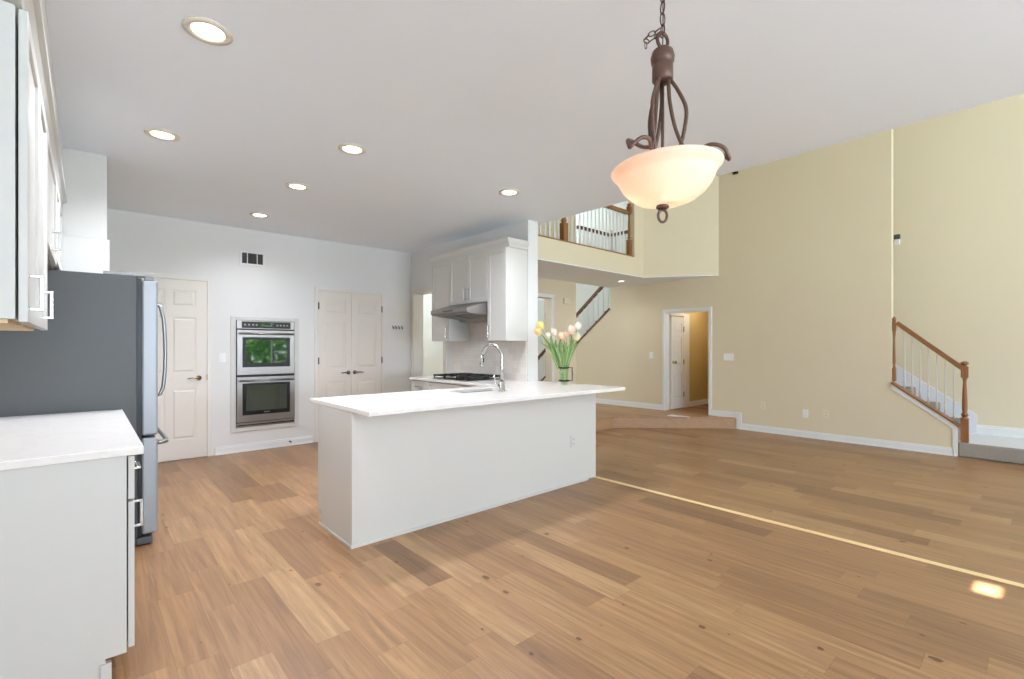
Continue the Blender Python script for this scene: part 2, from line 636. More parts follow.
# left wall with an unseen slot, sized to shape the sun patch
WY0, WY1 = 0.285, 0.385
Tn = math.tan(R(30))
WZ0, WZ1 = (3.50 - XL) * Tn, (3.80 - XL) * Tn
mb = MB()
mb.box(XL - 0.15, XL, YS - 0.15, WY0, 0, CZ)
mb.box(XL - 0.15, XL, WY1, YB + 0.12, 0, CZ)
mb.box(XL - 0.15, XL, WY0, WY1, 0, WZ0)
mb.box(XL - 0.15, XL, WY0, WY1, WZ1, CZ)
struct('wall_left', mb, 'white')
# back wall of the kitchen
struct('wall_back', MB().box(XL, XW, YB, YB + 0.15, 0, CZ), 'white')
# return beyond the fridge, lower part a little prouder
struct('wall_left_return', MB().box(XL, 0.12, 4.77, YB - 0.001, 2.11, CZ - 0.001).box(XL, 0.135, 4.765, YB - 0.001, 0, 2.11), 'cab', 0.003)
# range wall: piece before the doorway and the lintel
mb = MB()
mb.box(XR, XW, 3.94, 5.64, 0, CZ)
mb.box(XR, XW, 5.64, 6.50, 2.13, CZ)
mb.box(XR, XW, 6.50, YB, 0, CZ)
struct('wall_range', mb, 'white')
# great room wall above the kitchen (upper storey face)
struct('wall_upper_left', MB().box(XW - 0.14, XW, YS - 0.15, 11.5, CZ + 0.28, GZ), 'yellow')
# long cream wall
sl = lambda y: 0.86 + (y - 1.28) * SL1
mb = MB()
mb.prism([(0.66, 0), (1.28, 0), (1.28, 0.82), (0.66, 0.82 - 0.62 * SL1)], X2, X2 + 0.12, 0)
mb.box(X2, X2 + 0.12, 1.28, 3.66, 0, LZ)
mb.box(X2, X2 + 0.12, 1.28, 4.45, LZ, GZ)
mb.box(X2, X2 + 0.12, 3.66, 4.46, 1.90, LZ)
mb.box(X2, X2 + 0.12, 4.46, 5.65, 0, LZ)
mb.prism([(5.65, 0), (7.95, 0), (7.95, 0.17), (5.65, 0.17 + 2.30 * SL2)], X2, X2 + 0.12, 0)
struct('wall_right', mb, 'yellow')
# stairwell wall
mb = MB().box(X3, X3 + 0.15, YS - 0.15, 3.5, 0, GZ).box(X3, X3 + 0.15, 4.60, 7.95, 0, GZ).box(X3, X3 + 0.15, 8.35, 11.6, 0, GZ).box(X3, X3 + 0.15, 7.95, 8.35, 0, 1.3).box(X3, X3 + 0.15, 7.95, 8.35, 2.15, GZ)
mb.box(X3, X3 + 0.15, 3.5, 4.6, 2.3, GZ)
struct('wall_stairwell', mb, 'yellow')
# slanted wall of the loft
dx = 0.12
struct('wall_loft_slanted', MB().prism([(7.648, 3.50), (6.95, 4.45), (6.68, 4.45), (6.68, 4.57), (7.02, 4.57), (7.648, 3.70)], LZ0 + 0.012, GZ, 2), 'yellow')
# loft slab (cream front, white underside)
struct('floor_loft', MB().prism([(XW, 4.45), (6.679, 4.45), (6.679, 4.571), (7.03, 4.571), (7.648, 3.71), (7.648, 5.65), (XW, 5.65)], LZ0 + 0.012, LZ, 2), 'yellow')
struct('ceiling_under_loft', MB().prism([(XW, 4.45), (6.95, 4.45), (7.647, 3.502), (7.647, 5.65), (XW, 5.65)], LZ0, LZ0 + 0.0119, 2), 'ceil')
# wall with the foyer doorway, running up through the loft
mb = MB()
mb.box(XW, 5.0, 5.62, 5.76, 0.1, GZ)
mb.box(5.95, 6.60, 5.62, 5.76, 0.1, GZ)
mb.box(5.0, 5.95, 5.62, 5.76, 2.13, GZ)
struct('wall_hall', mb, 'yellow')
# foyer side and far walls
mb = MB().box(XW, 5.5, 8.2, 8.32, PZ, GZ)
struct('wall_passage', mb, 'mint')
FWX0, FWX1 = 7.05, 7.75
mb = MB().box(XW, 4.2, 11.4, 11.55, 0, GZ).box(4.2, 6.3, 11.4, 11.55, 0, 0.9).box(4.2, 6.3, 11.4, 11.55, 2.3, GZ).box(6.3, X3, 11.4, 11.55, 0, GZ)
struct('wall_far', mb, 'mint')
struct('wall_foyer_left', MB().box(XW - 0.14, XW, YB, 11.5, 0, GZ), 'yellow')
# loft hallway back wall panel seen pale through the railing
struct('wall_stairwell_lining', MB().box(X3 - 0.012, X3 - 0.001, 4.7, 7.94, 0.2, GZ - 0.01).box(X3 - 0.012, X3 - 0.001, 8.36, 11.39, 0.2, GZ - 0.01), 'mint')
# exterior wall with the window openings
mb = MB()
xs_ = sorted({XL - 0.15, X3 + 0.15} | {w[0] for w in WINDOWS} | {w[1] for w in WINDOWS})
for xa, xb in zip(xs_[:-1], xs_[1:]):
    zs_ = sorted((w[2], w[3]) for w in WINDOWS if w[0] <= xa + 1e-6 and w[1] >= xb - 1e-6)
    z = -0.2
    for (za, zb) in zs_:
        if za > z: mb.box(xa, xb, YS - 0.15, YS, z, za)
        z = zb
    mb.box(xa, xb, YS - 0.15, YS, z, GZ)
struct('wall_window_side', mb, 'yellow')
for i, (x0, x1, z0, z1, _) in enumerate(WINDOWS):
    mb = MB()
    for (a, b, c, d) in ((x0, x0 + 0.06, z0, z1), (x1 - 0.06, x1, z0, z1), (x0, x1, z0, z0 + 0.06), (x0, x1, z1 - 0.06, z1)):
        mb.box(a, b, YS - 0.13, YS - 0.05, c, d)
    xm, zm = (x0 + x1) / 2, (z0 + z1) / 2
    mb.box(xm - 0.02, xm + 0.02, YS - 0.115, YS - 0.065, z0, z1)
    fr_ = struct('window_%d' % (i + 1), mb, 'trim', 0.003)
    MB().box(x0 + 0.05, x1 - 0.05, YS - 0.093, YS - 0.087, z0 + 0.05, z1 - 0.05).build('pane', 'pane', fr_)

# closet-like hall under the stairs
mb = MB().box(X2 + 0.12, 9.9, 4.45, 4.55, PZ, 2.3).box(X2 + 0.12, 9.9, 3.45, 3.55, PZ, 2.3).box(9.2, 9.3, 3.55, 4.45, PZ, 2.3)
struct('wall_closet', mb, 'tan')
struct('ceiling_closet', MB().box(X2 + 0.12, 9.3, 3.4, 4.6, 2.3, 2.4), 'ceil')

# ------------------------------------------------------------------ baseboards, casings
def base(name, mb):
    return struct(name, mb, 'trim', 0.003)


def bboard(mb, face, o, u0, u1, h=0.095, t=0.014):
    m = MB(XF(o, face))
    m.box(u0, u1, 0, h * 0.8, 0, t).box(u0, u1, h * 0.8, h, 0, t * 0.6).box(u0, u1, 0, 0.018, t, t + 0.012)
    mb.v += m.v and []
    b = len(mb.v)
    mb.v += m.v
    mb.f += [tuple(i + b for i in f) for f in m.f]
    mb.smooth += m.smooth
    return mb


base('baseboard_back', bboard(bboard(MB(), '-Y', (0, YB, 0), 1.14, 2.27), '-Y', (0, YB, 0), 3.33, XR - 0.001))
mb = bboard(MB(), '-X', (X2, 0, 0), 0.69, 3.16)
m_ = MB().box(X2 - 0.016, X2 - 0.0005, 3.135, 3.215, 0.0, PZ + 0.095)
mb.v, mb.f, mb.smooth = mb.v + m_.v, mb.f + [tuple(i + len(mb.v) for i in f) for f in m_.f], mb.smooth + m_.smooth
bboard(mb, '-X', (X2, 0, PZ), 3.215, 3.612)
bboard(mb, '-X', (X2, 0, PZ), 4.512, 7.8)
base('baseboard_right', mb)
base('baseboard_hall', bboard(bboard(MB(), '-Y', (0, 5.62, PZ), 6.005, 6.6), '-Y', (0, 5.62, PZ), XW + 0.02, 4.94))
base('baseboard_closet', bboard(bboard(MB(), '-X', (9.2, 0, PZ), 3.56, 4.44), '-Y', (0, 4.45, PZ), 8.47, 9.19))
mb = bboard(MB(), '-X', (X3, 0, PZ), YS + 0.01, 0.60, 0.12)
base('baseboard_stairwell', mb)


def casing(name, face, o, u0, u1, v0, v1, w=0.058, t=0.018, mat='trim'):
    m = MB(XF(o, face))
    m.box(u0 - w, u0, v0, v1 + w, 0, t).box(u1, u1 + w, v0, v1 + w, 0, t).box(u0, u1, v1, v1 + w, 0, t)
    m.box(u0 - w - 0.006, u0 - w, v0, v1 + w + 0.006, 0, t * 0.6).box(u1 + w, u1 + w + 0.006, v0, v1 + w + 0.006, 0, t * 0.6).box(u0 - w, u1 + w, v1 + w, v1 + w + 0.006, 0, t * 0.6)
    return struct(name, m, mat, 0.003)


def jamb(name, mb, mat='trim'):
    return struct(name, mb, mat)


casing('trim_3', '-Y', (0, YB, 0), 0.31, 1.062, 0, 2.06, 0.045, mat='casing')
casing('trim_4', '-Y', (0, YB, 0), 2.35, 3.275, 0, 2.06, 0.045, mat='casing')
casing('trim_5', '-X', (XR, 0, 0), 5.66, 6.48, 0, 2.11, 0.07, mat='door')
casing('trim_6', '-X', (X2, 0, PZ), 3.66, 4.46, 0, 1.735, 0.045)
casing('trim_7', '-Y', (0, 5.62, PZ), 5.0, 5.95, 0, 1.965, 0.055)
jamb('trim_8', MB().box(X2 - 0.001, X2 + 0.121, 4.445, 4.461, PZ, 1.90).box(X2 - 0.001, X2 + 0.121, 3.659, 3.675, PZ, 1.90).box(X2 - 0.001, X2 + 0.121, 3.675, 4.445, 1.885, 1.901))
jamb('trim_9', MB().box(XR - 0.001, XW + 0.001, 5.639, 5.66, 0, 2.13).box(XR - 0.001, XW + 0.001, 6.48, 6.501, 0, 2.13).box(XR - 0.001, XW + 0.001, 5.66, 6.48, 2.11, 2.131))
# pale room wall seen through the range wall doorway
# (the foyer side wall carries a switch)


# ------------------------------------------------------------------ six-panel doors
def panel_door(name, o, face, w, h, t, rows, cols, mat, parent=None, label=None, m_s=0.11):
    """rows: list of (v0, v1) panel bands; cols: list of (u0, u1)"""
    m = MB(XF(o, face))
    m.box(0, w, 0, h, 0, t - 0.008)
    us = sorted({0, w} | {c for cc in cols for c in cc})
    vs = sorted({0, h} | {c for cc in rows for c in cc})
    for ua, ub in zip(us[:-1], us[1:]):
        for va, vb in zip(vs[:-1], vs[1:]):
            if not any(abs(ua - c[0]) < 1e-6 for c in cols) or not any(abs(va - r[0]) < 1e-6 for r in rows):
                m.box(ua, ub, va, vb, t - 0.008, t)
    for (ua, ub) in cols:
        for (va, vb) in rows:
            g = 0.018
            m.frustum(ua + g, ub - g, va + g, vb - g, t - 0.0079, t - 0.001, 0.016)
    return m


rows6 = [(0.22, 0.80), (0.98, 1.62), (1.74, 1.93)]
m = panel_door('door', (0.312, YB - 0.002, 0.012), '-Y', 0.748, 2.045, 0.012, rows6, [(0.11, 0.345), (0.405, 0.64)], 'door')
d1 = struct('door_1', m, 'door', label='cream six-panel door with lever, left of the double oven')


def knob(parent, c, face, mat, lever=None):
    m = MB()
    ax = {'-Y': 1, '-X': 0, '+X': 0}[face]
    sg = -1 if face[0] == '-' else 1
    m.lathe([(0.028, 0), (0.028, sg * 0.006), (0.012, sg * 0.01), (0.010, sg * 0.04)], c, 16, ax)
    if lever is None:
        m.lathe([(0.010, sg * 0.035), (0.024, sg * 0.042), (0.029, sg * 0.055), (0.022, sg * 0.068), (0.004, sg * 0.072)], c, 16, ax)
    else:
        y = sg * 0.042
        m.tube([(c[0], c[1] + y, c[2]), (c[0] + lever * 0.03, c[1] + y * 1.1, c[2] + 0.002), (c[0] + lever * 0.07, c[1] + y * 1.15, c[2] + 0.004), (c[0] + lever * 0.115, c[1] + y * 1.05, c[2] - 0.004)],
               [0.011, 0.010, 0.008, 0.006], 8)
    return m.build('door_handle', mat, parent)


knob(d1, (0.98, YB - 0.014, 0.93), '-Y', 'brass', -1)
MB().box(1.055, 1.066, YB - 0.03, YB - 0.001, 0.90, 0.97).build('latch_plate', 'brass', d1)
for i, (u0, lev, hx) in enumerate(((2.352, -1, 2.350), (2.8135, 1, 3.276))):
    m = panel_door('door', (u0, YB - 0.002, 0.012), '-Y', 0.4585, 2.045, 0.012, rows6, [(0.085, 0.3735)], 'door')
    d = struct('door_%d' % (2 + i), m, 'door', label=('left leaf' if i == 0 else 'right leaf') + ' of the cream double pantry doors')
    knob(d, (2.765 if i == 0 else 2.86, YB - 0.014, 0.93), '-Y', 'nickel', lev)
    for hz_ in (0.35, 1.10, 1.85):
        MB().lathe([(0.009, 0), (0.009, 0.09)], (hx, YB - 0.022, hz_ - 0.045), 10).build('hinge', 'nickel', d)

# closet door (white, in the little hall behind the cream wall)
m = panel_door('door', (7.80, 4.449, PZ + 0.012), '-Y', 0.42, 1.66, 0.03, [(0.18, 0.62), (0.78, 1.28), (1.38, 1.54)], [(0.07, 0.35)], 'trim')
d4 = struct('door_4', m, 'trim', 0, 'white panelled door standing inside the cased opening')
knob(d4, (7.85, 4.418, 1.02), '-Y', 'brass')
for hz_ in (0.42, 1.02, 1.62):
    MB().lathe([(0.009, 0), (0.009, 0.09)], (8.222, 4.412, hz_ - 0.045), 10).build('hinge', 'brass', d4)
struct('trim_10', MB().box(8.24, 8.46, 4.425, 4.449, PZ, 1.90).box(7.772, 8.24, 4.425, 4.449, 1.86, 1.93), 'trim', 0.003)


# ------------------------------------------------------------------ cabinets
def shaker(o, face, w, h, t=0.02, st=0.055):
    m = MB(XF(o, face))
    m.box(0, st, 0, h, 0, t).box(w - st, w, 0, h, 0, t).box(st, w - st, 0, st, 0, t).box(st, w - st, h - st, h, 0, t)
    m.box(st, w - st, st, h - st, 0, t - 0.009)
    return m


def pull(parent, o, face, u, v, length=0.11, vert=True, mat='chrome', out=0.032):
    """square bar pull; (u, v) is its centre on the face at w = 0"""
    m = MB(XF(o, face))
    r = 0.005
    if vert:
        m.box(u - r, u + r, v - length / 2, v + length / 2, out - 2 * r, out)
        for s_ in (-1, 1):
            m.box(u - r, u + r, v + s_ * length / 2 - r, v + s_ * length / 2 + r, 0, out)
    else:
        m.box(u - length / 2, u + length / 2, v - r, v + r, out - 2 * r, out)
        for s_ in (-1, 1):
            m.box(u + s_ * length / 2 - r, u + s_ * length / 2 + r, v - r, v + r, 0, out)
    return m.build('handle', mat, parent, 0.0015)


# --- upper cabinets on the left wall
def upper_left(y0, y1, z0, z1, label, doors, first_handle):
    t = thing('upper_cabinet', (XL, y0, z0), label, 'cabinet', 'white upper cabinets on the left wall')
    m = MB().box(XL + 0.001, -0.154, y0, y1, z0 + 0.012, z1)
    m.build('carcass', 'cab', t, 0.002)
    MB().box(XL + 0.02, -0.17, y0 + 0.018, y1 - 0.018, z0, z0 + 0.0115).build('underside', 'under', t)
    n = len(doors)
    for k, (a, b, hy) in enumerate(doors):
        d = shaker((-0.148, a + 0.003, z0 + 0.004), '+X', b - a - 0.006, z1 - z0 - 0.01).build('door', 'cab', t, 0.002)
        if hy: pull(d, (-0.128, 0, 0), '+X', hy, z0 + (0.095 if z1 - z0 > 0.7 else 0.075), 0.10 if z1 - z0 > 0.7 else 0.09)
    return t


upper_left(2.00, 2.485, 1.36, 2.29, 'white upper cabinet nearest the camera on the left wall', [(2.00, 2.485, 2.05)], 0)
upper_left(2.487, 2.97, 1.36, 2.29, 'second white upper cabinet on the left wall, just before the fridge alcove', [(2.487, 2.97, 2.61)], 0)
upper_left(2.972, 3.868, 1.76, 2.29, 'short white cabinet high on the left wall in front of the fridge top', [(2.972, 3.868, 3.38)], 0)
upper_left(3.87, 4.76, 1.80, 2.29, 'short white cabinet directly above the refrigerator, meeting the wall return', [(3.87, 4.315, None), (4.315, 4.76, None)], 0)
struct('wall_soffit', MB().box(XL, -0.128, 2.0, 4.764, 2.37, CZ - 0.001), 'white')
mb = MB()
prof = [(-0.30, 2.292), (-0.140, 2.292), (-0.136, 2.31), (-0.120, 2.335), (-0.104, 2.345), (-0.104, 2.369), (-0.30, 2.369)]
mb.prism(prof, 1.97, 4.762, 1)
struct('trim_11', mb, 'cab', 0.002)

# --- base cabinets on the left wall and their worktop
def base_left(y0, y1, label, end=False):
    t = thing('base_cabinet', (XL, y0, 0), label, 'cabinet', 'white base cabinets under the left worktop')
    if end:
        m = MB().prism([(XL + 0.001, 0.0), (0.055, 0.0), (0.055, 0.10), (0.118, 0.10), (0.118, 0.868), (XL + 0.001, 0.868)], y0, y0 + 0.02, 1)
        m.build('end_panel', 'cab', t, 0.002)
        MB().box(0.04, 0.073, y0 - 0.010, y0 + 0.02, 0, 0.085).build('toe_post', 'cab', t, 0.002)
        y0 = y0 + 0.0205
    MB().box(XL + 0.001, 0.118, y0, y1, 0.10, 0.868).build('carcass', 'cab', t, 0.002)
    MB().box(XL + 0.05, 0.05, y0, y1, 0, 0.0995).build('toe_kick', 'cab', t)
    o = (0.1235, 0, 0)
    d = shaker((0.1235, y0 + 0.003, 0.105), '+X', y1 - y0 - 0.006, 0.575).build('door', 'cab', t, 0.002)
    pull(d, (0.1435, 0, 0), '+X', y0 + 0.075, 0.61, 0.10)
    w = shaker((0.1235, y0 + 0.003, 0.69), '+X', y1 - y0 - 0.006, 0.168, 0.02, 0.035).build('drawer', 'cab', t, 0.002)
    pull(w, (0.1435, 0, 0), '+X', (y0 + y1) / 2, 0.775, 0.11, False)
    return t


base_left(2.38, 2.87, 'white base cabinet nearest the camera with its bare end panel showing', True)
base_left(2.872, 3.36, 'middle white base cabinet under the left worktop')
base_left(3.362, 3.845, 'white base cabinet under the left worktop beside the refrigerator')
o = MB().box(XL + 0.001, 0.17, 2.355, 3.858, 0.87, 0.90).build('worktop', 'quartz', bevel=0.003)
tag(o, 'white quartz worktop on the left wall, running up to the refrigerator', 'worktop')

# --- refrigerator
F = thing('refrigerator', (0, 3.88, 0), 'tall stainless steel refrigerator with grey side between worktop and wall return', 'refrigerator')
MB().box(XL + 0.02, 0.245, 3.88, 4.74, 0.05, 1.745).build('body', 'fridgeside', F, 0.006)
MB().box(XL + 0.06, 0.24, 3.89, 4.73, 0.012, 0.0495).box(0.2405, 0.325, 3.885, 4.735, 0.012, 0.055).build('base_grille', 'dgrey', F, 0.004)
for (yy, xx) in ((3.95, -0.3), (4.66, -0.3), (3.95, 0.2), (4.66, 0.2)):
    MB().lathe([(0.022, 0.0), (0.022, 0.0118)], (xx, yy, 0.0), 12).build('foot', 'dgrey', F)
MB().box(0.2455, 0.268, 3.888, 4.732, 0.07, 1.735).build('gasket', 'black', F)
for nm, z0, z1 in (('door', 0.715, 1.725), ('freezer_door', 0.075, 0.70)):
    m = MB().box(0.2685, 0.352, 3.878, 4.742, z0, z1)
    d = m.build(nm, 'fridgedoor', F, 0.012)
    if nm == 'door':
        y_ = 3.945
        m = MB().tube([(0.346, y_, 1.575), (0.372, y_, 1.56), (0.388, y_, 1.48), (0.396, y_, 1.36), (0.398, y_, 1.24), (0.395, y_, 1.12), (0.386, y_, 1.02), (0.370, y_, 0.975), (0.346, y_, 0.965)], 0.011, 10)
    else:
        m = MB().tube([(0.347, 3.93, 0.655), (0.385, 3.935, 0.655), (0.405, 3.96, 0.655), (0.412, 4.05, 0.655), (0.414, 4.31, 0.655), (0.412, 4.57, 0.655), (0.405, 4.66, 0.655), (0.385, 4.685, 0.655), (0.347, 4.69, 0.655)], 0.013, 10)
    m.build('handle', 'steel', d)
MB().box(0.08, 0.33, 3.884, 3.96, 1.7455, 1.765).box(0.285, 0.335, 3.89, 3.95, 1.7255, 1.765).build('hinge_cover', 'hinge', F, 0.003)
MB().box(0.08, 0.33, 4.66, 4.736, 1.7455, 1.765).build('hinge_cover', 'dgrey', F, 0.003)

# ------------------------------------------------------------------ double wall oven
O = thing('double_wall_oven', (1.70, YB, 0.26), 'stainless steel double wall oven built into the white back wall', 'oven')
fx = XF((0, YB, 0), '-Y')
m = MB(fx)
for (a, b, c, d) in ((1.305, 1.36, 0.25, 1.665), (2.04, 2.095, 0.25, 1.665), (1.36, 2.04, 0.25, 0.305), (1.36, 2.04, 1.62, 1.665)):
    m.box(a, b, c, d, 0.001, 0.016)
m.build('surround', 'cab', O, 0.003)
MB(fx).box(1.361, 2.039, 0.306, 1.619, 0.0005, 0.012).build('chassis', 'black', O)
p_ = MB(fx).box(1.365, 2.035, 1.515, 1.615, 0.0125, 0.030).build('control_panel', 'steelh', O, 0.003)
g_ = MB(fx).box(1.42, 1.985, 1.525, 1.605, 0.0305, 0.034).build('display', 'black', p_, 0.002)
MB(fx).box(1.62, 1.79, 1.55, 1.59, 0.0345, 0.036).build('screen', M['ovenglass'], p_)
for a in (1.455, 1.50, 1.545, 1.585, 1.825, 1.865, 1.905, 1.945):
    MB(fx).box(a - 0.011, a + 0.011, 1.555, 1.575, 0.0345, 0.0352).build('touch_key', 'nickel', p_)
for nm, z0, z1, w0, w1 in (('upper_door', 0.945, 1.500, 1.04, 1.40), ('lower_door', 0.365, 0.920, 0.45, 0.83)):
    m = MB(fx)
    m.box(1.365, 2.035, z0, z1, 0.0125, 0.042)
    d = m.build(nm, 'steelh', O, 0.004)
    MB(fx).box(1.425, 1.975, w0, w1 + 0.012, 0.0425, 0.0445).build('window_border', 'black', d, 0.001)
    MB(fx).box(1.465, 1.935, w0 + 0.05, w1 - 0.02, 0.045, 0.046).build('window', 'ovenglass', d)
    hm = MB()
    zc = z1 - 0.045
    hm.tube([(1.385, YB - 0.082, zc), (2.015, YB - 0.082, zc)], 0.0125, 12)
    for hx in (1.41, 1.99):
        hm.tube([(hx, YB - 0.042, zc), (hx, YB - 0.08, zc)], 0.009, 10)
    hm.build('handle', 'steelh', d)
    if nm == 'lower_door':
        lm = MB(fx)
        for k, a in enumerate((1.665, 1.683, 1.70, 1.718)):
            lm.box(a, a + 0.011, 0.470, 0.484, 0.0452, 0.0466)
        lm.build('maker_mark', 'chrome', d)
MB(fx).box(1.365, 2.035, 0.312, 0.355, 0.0125, 0.032).build('vent_trim', 'steelh', O, 0.002)
MB(fx).box(1.375, 2.025, 0.322, 0.334, 0.0325, 0.034).build('vent_slot', 'black', O)

# ------------------------------------------------------------------ small things on the back wall
V = thing('wall_vent', (1.545, YB, 2.30), 'white metal air vent with dark louvres above the double oven', 'vent')
m = MB(fx)
for (a, b, c, d) in ((1.40, 1.428, 2.30, 2.48), (1.662, 1.69, 2.30, 2.48), (1.428, 1.662, 2.30, 2.325), (1.428, 1.662, 2.455, 2.48), (1.482, 1.492, 2.325, 2.455), (1.592, 1.602, 2.325, 2.455)):
    m.box(a, b, c, d, 0.001, 0.012)
m.build('frame', 'trim', V, 0.002)
MB(fx).box(1.425, 1.665, 2.322, 2.458, 0.0005, 0.002).build('backing', paint('vent_grey', (112, 110, 106), 0.6), V)
m = MB(fx)
for k in range(9):
    z = 2.329 + k * 0.0142
    m.add([(1.43, z, 0.009), (1.66, z, 0.009), (1.66, z + 0.008, 0.003), (1.43, z + 0.008, 0.003), (1.43, z + 0.001, 0.010), (1.66, z + 0.001, 0.010), (1.66, z + 0.009, 0.004), (1.43, z + 0.009, 0.004)],
          [(3, 2, 1, 0), (4, 5, 6, 7), (0, 1, 5, 4), (1, 2, 6, 5), (2, 3, 7, 6), (3, 0, 4, 7)])
m.build('louvres', 'nickel', V)


def switch(o, face, u, v, label, gangs=1, outlet=False, mat='plate', cat=None):
    w = 0.07 + 0.046 * (gangs - 1)
    p = pt(o, face, u, v, 0)
    t = thing('wall_outlet' if outlet else 'light_switch', p, label, cat or ('outlet' if outlet else 'switch'))
    X_ = XF(o, face)
    MB(X_).box(u - w / 2, u + w / 2, v - 0.057, v + 0.057, 0.0005, 0.006).build('cover_plate', mat, t, 0.002)
    for g in range(gangs):
        uc = u + (g - (gangs - 1) / 2) * 0.046
        if outlet:
            for s_ in (-1, 1):
                r_ = MB(X_).box(uc - 0.016, uc + 0.016, v + s_ * 0.02 - 0.014, v + s_ * 0.02 + 0.014, 0.0062, 0.0085).build('socket', mat, t, 0.002)
                MB(X_).box(uc - 0.008, uc - 0.005, v + s_ * 0.02 - 0.004, v + s_ * 0.02 + 0.007, 0.0086, 0.0090).box(uc + 0.005, uc + 0.008, v + s_ * 0.02 - 0.004, v + s_ * 0.02 + 0.007, 0.0086, 0.0090).build('slots', 'dgrey', r_)
        else:
            MB(X_).box(uc - 0.016, uc + 0.016, v - 0.032, v + 0.032, 0.0062, 0.0095).build('rocker', mat, t, 0.002)
    return t


switch((0, YB, 0), '-Y', 1.22, 1.16, 'white light switch on the back wall left of the double oven')
switch((X2, 0, 0), '-X', 3.34, 1.13, 'wide white light switch right of the cased opening on the cream wall', 3)
switch((X2, 0, 0), '-X', 4.74, 1.14, 'white light switch left of the cased opening on the cream wall', 1)
switch((X2, 0, 0), '-X', 2.82, 0.40, 'cream wall outlet low on the cream wall, nearest the step', 1, True, 'platec')
switch((X2, 0, 0), '-X', 2.25, 0.34, 'bright white outlet low on the cream wall, left one of the close pair', 1, True, 'plate')
switch((X2, 0, 0), '-X', 2.00, 0.36, 'cream outlet low on the cream wall, right one of the close pair', 1, True, 'platec')
switch((0, 2.95, 0), '-Y', 3.42, 0.40, 'white outlet on the front of the white peninsula', 1, True, 'cab')

H = thing('hook_rack', (3.53, YB, 1.58), 'row of four small dark wall hooks right of the pantry doors', 'hooks')
MB(fx).box(3.43, 3.63, 1.585, 1.612, 0.0005, 0.008).build('rail', 'white', H, 0.002)
for k in range(4):
    x_ = 3.455 + k * 0.05
    MB().tube([(x_, YB - 0.008, 1.612), (x_, YB - 0.022, 1.60), (x_, YB - 0.026, 1.575), (x_, YB - 0.038, 1.565), (x_, YB - 0.046, 1.585)], 0.007, 8).build('hook', 'dgrey', H)
t = thing('door_stop', (1.98, YB - 0.026, 0.06), 'small door stop on the baseboard between oven and pantry doors', 'door stop')
MB().lathe([(0.011, -0.001), (0.011, -0.006), (0.005, -0.008), (0.005, -0.05)], (1.98, YB - 0.014, 0.06), 12, 1).build('spring', 'nickel', t)
MB().lathe([(0.008, -0.05), (0.009, -0.062), (0.006, -0.066)], (1.98, YB - 0.014, 0.06), 12, 1).build('tip', 'dgrey', t)

# ------------------------------------------------------------------ range wall: upper cabinets, hood, base cabinets
XF_ = 3.45                                  # face of the upper cabinets


def upper_range(y0, y1, z0, z1, label, doors, two=False):
    t = thing('upper_cabinet', (XR, y0, z0), label, 'cabinet', 'white upper cabinets along the range wall')
    MB().box(XF_ + 0.021, XR - 0.001, y0, y1, z0, z1).build('carcass', 'cab', t, 0.002)
    for (a, b, hy, hv) in doors:
        d = shaker((XF_ + 0.0205, a + 0.002, z0 + 0.003), '-X', b - a - 0.004, z1 - z0 - 0.006, 0.02, 0.05).build('door', 'cab', t, 0.002)
        if hy: pull(d, (XF_, 0, 0), '-X', hy, hv, 0.12)
    return t


upper_range(3.945, 4.275, 1.36, 2.40, 'tall white upper cabinet at the wall end, right of the range hood', [(3.945, 4.275, 4.235, 1.47)])
upper_range(4.277, 5.047, 1.815, 2.40, 'white two-door upper cabinet directly above the range hood', [(4.277, 4.68, 4.72, 1.94), (4.682, 5.047, 4.64, 1.94)][:0] or [(4.277, 4.66, 4.622, 1.93), (4.662, 5.047, 4.70, 1.93)])
upper_range(5.049, 5.46, 1.365, 2.40, 'white upper cabinet left of the range hood, next to the doorway', [(5.049, 5.46, 5.09, 1.47)])
mb = MB()
cp = [(0.0, 2.402), (0.006, 2.402), (0.010, 2.43), (0.026, 2.465), (0.030, 2.50), (0.0, 2.50)]
mb.prism([(XF_ + 0.02 - a, b) for (a, b) in cp], 3.905, 5.50, 1)
mb.prism([(3.945 - a, b) for (a, b) in cp], XF_ + 0.0201, XR - 0.001, 0)
mb.prism([(5.46 + a, b) for (a, b) in cp], XF_ + 0.0201, XR - 0.001, 0)
mb.box(XF_ + 0.0205, XR - 0.001, 3.9455, 5.4595, 2.402, 2.42)
struct('trim_12', mb, 'cab', 0.002)

Hd = thing('range_hood', (XR, 4.66, 1.65), 'stainless steel under-cabinet range hood above the cooktop', 'range hood')
hp = [(XR - 0.002, 1.812), (XF_ + 0.01, 1.812), (3.17, 1.735), (3.17, 1.69), (3.20, 1.672), (XR - 0.20, 1.645), (XR - 0.16, 1.61), (XR - 0.002, 1.61)]
MB().prism(hp, 4.285, 5.040, 1).build('canopy', 'steelh', Hd, 0.004)
MB().box(3.166, 3.1705, 4.30, 5.02, 1.698, 1.726).build('front_lip', 'steelh', Hd)
MB().box(3.162, 3.1655, 4.56, 4.76, 1.703, 1.719).build('controls', 'dgrey', Hd)
for y_ in (4.31, 4.68):
    MB().prism([(3.27, 1.664), (XR - 0.23, 1.6455), (XR - 0.23, 1.640), (3.27, 1.6585)], y_, y_ + 0.33, 1).build('filter', 'nickel', Hd)

struct('trim_13', MB().box(XR - 0.009, XR - 0.0005, 3.96, 5.46, 0.90, 1.80), 'tile')


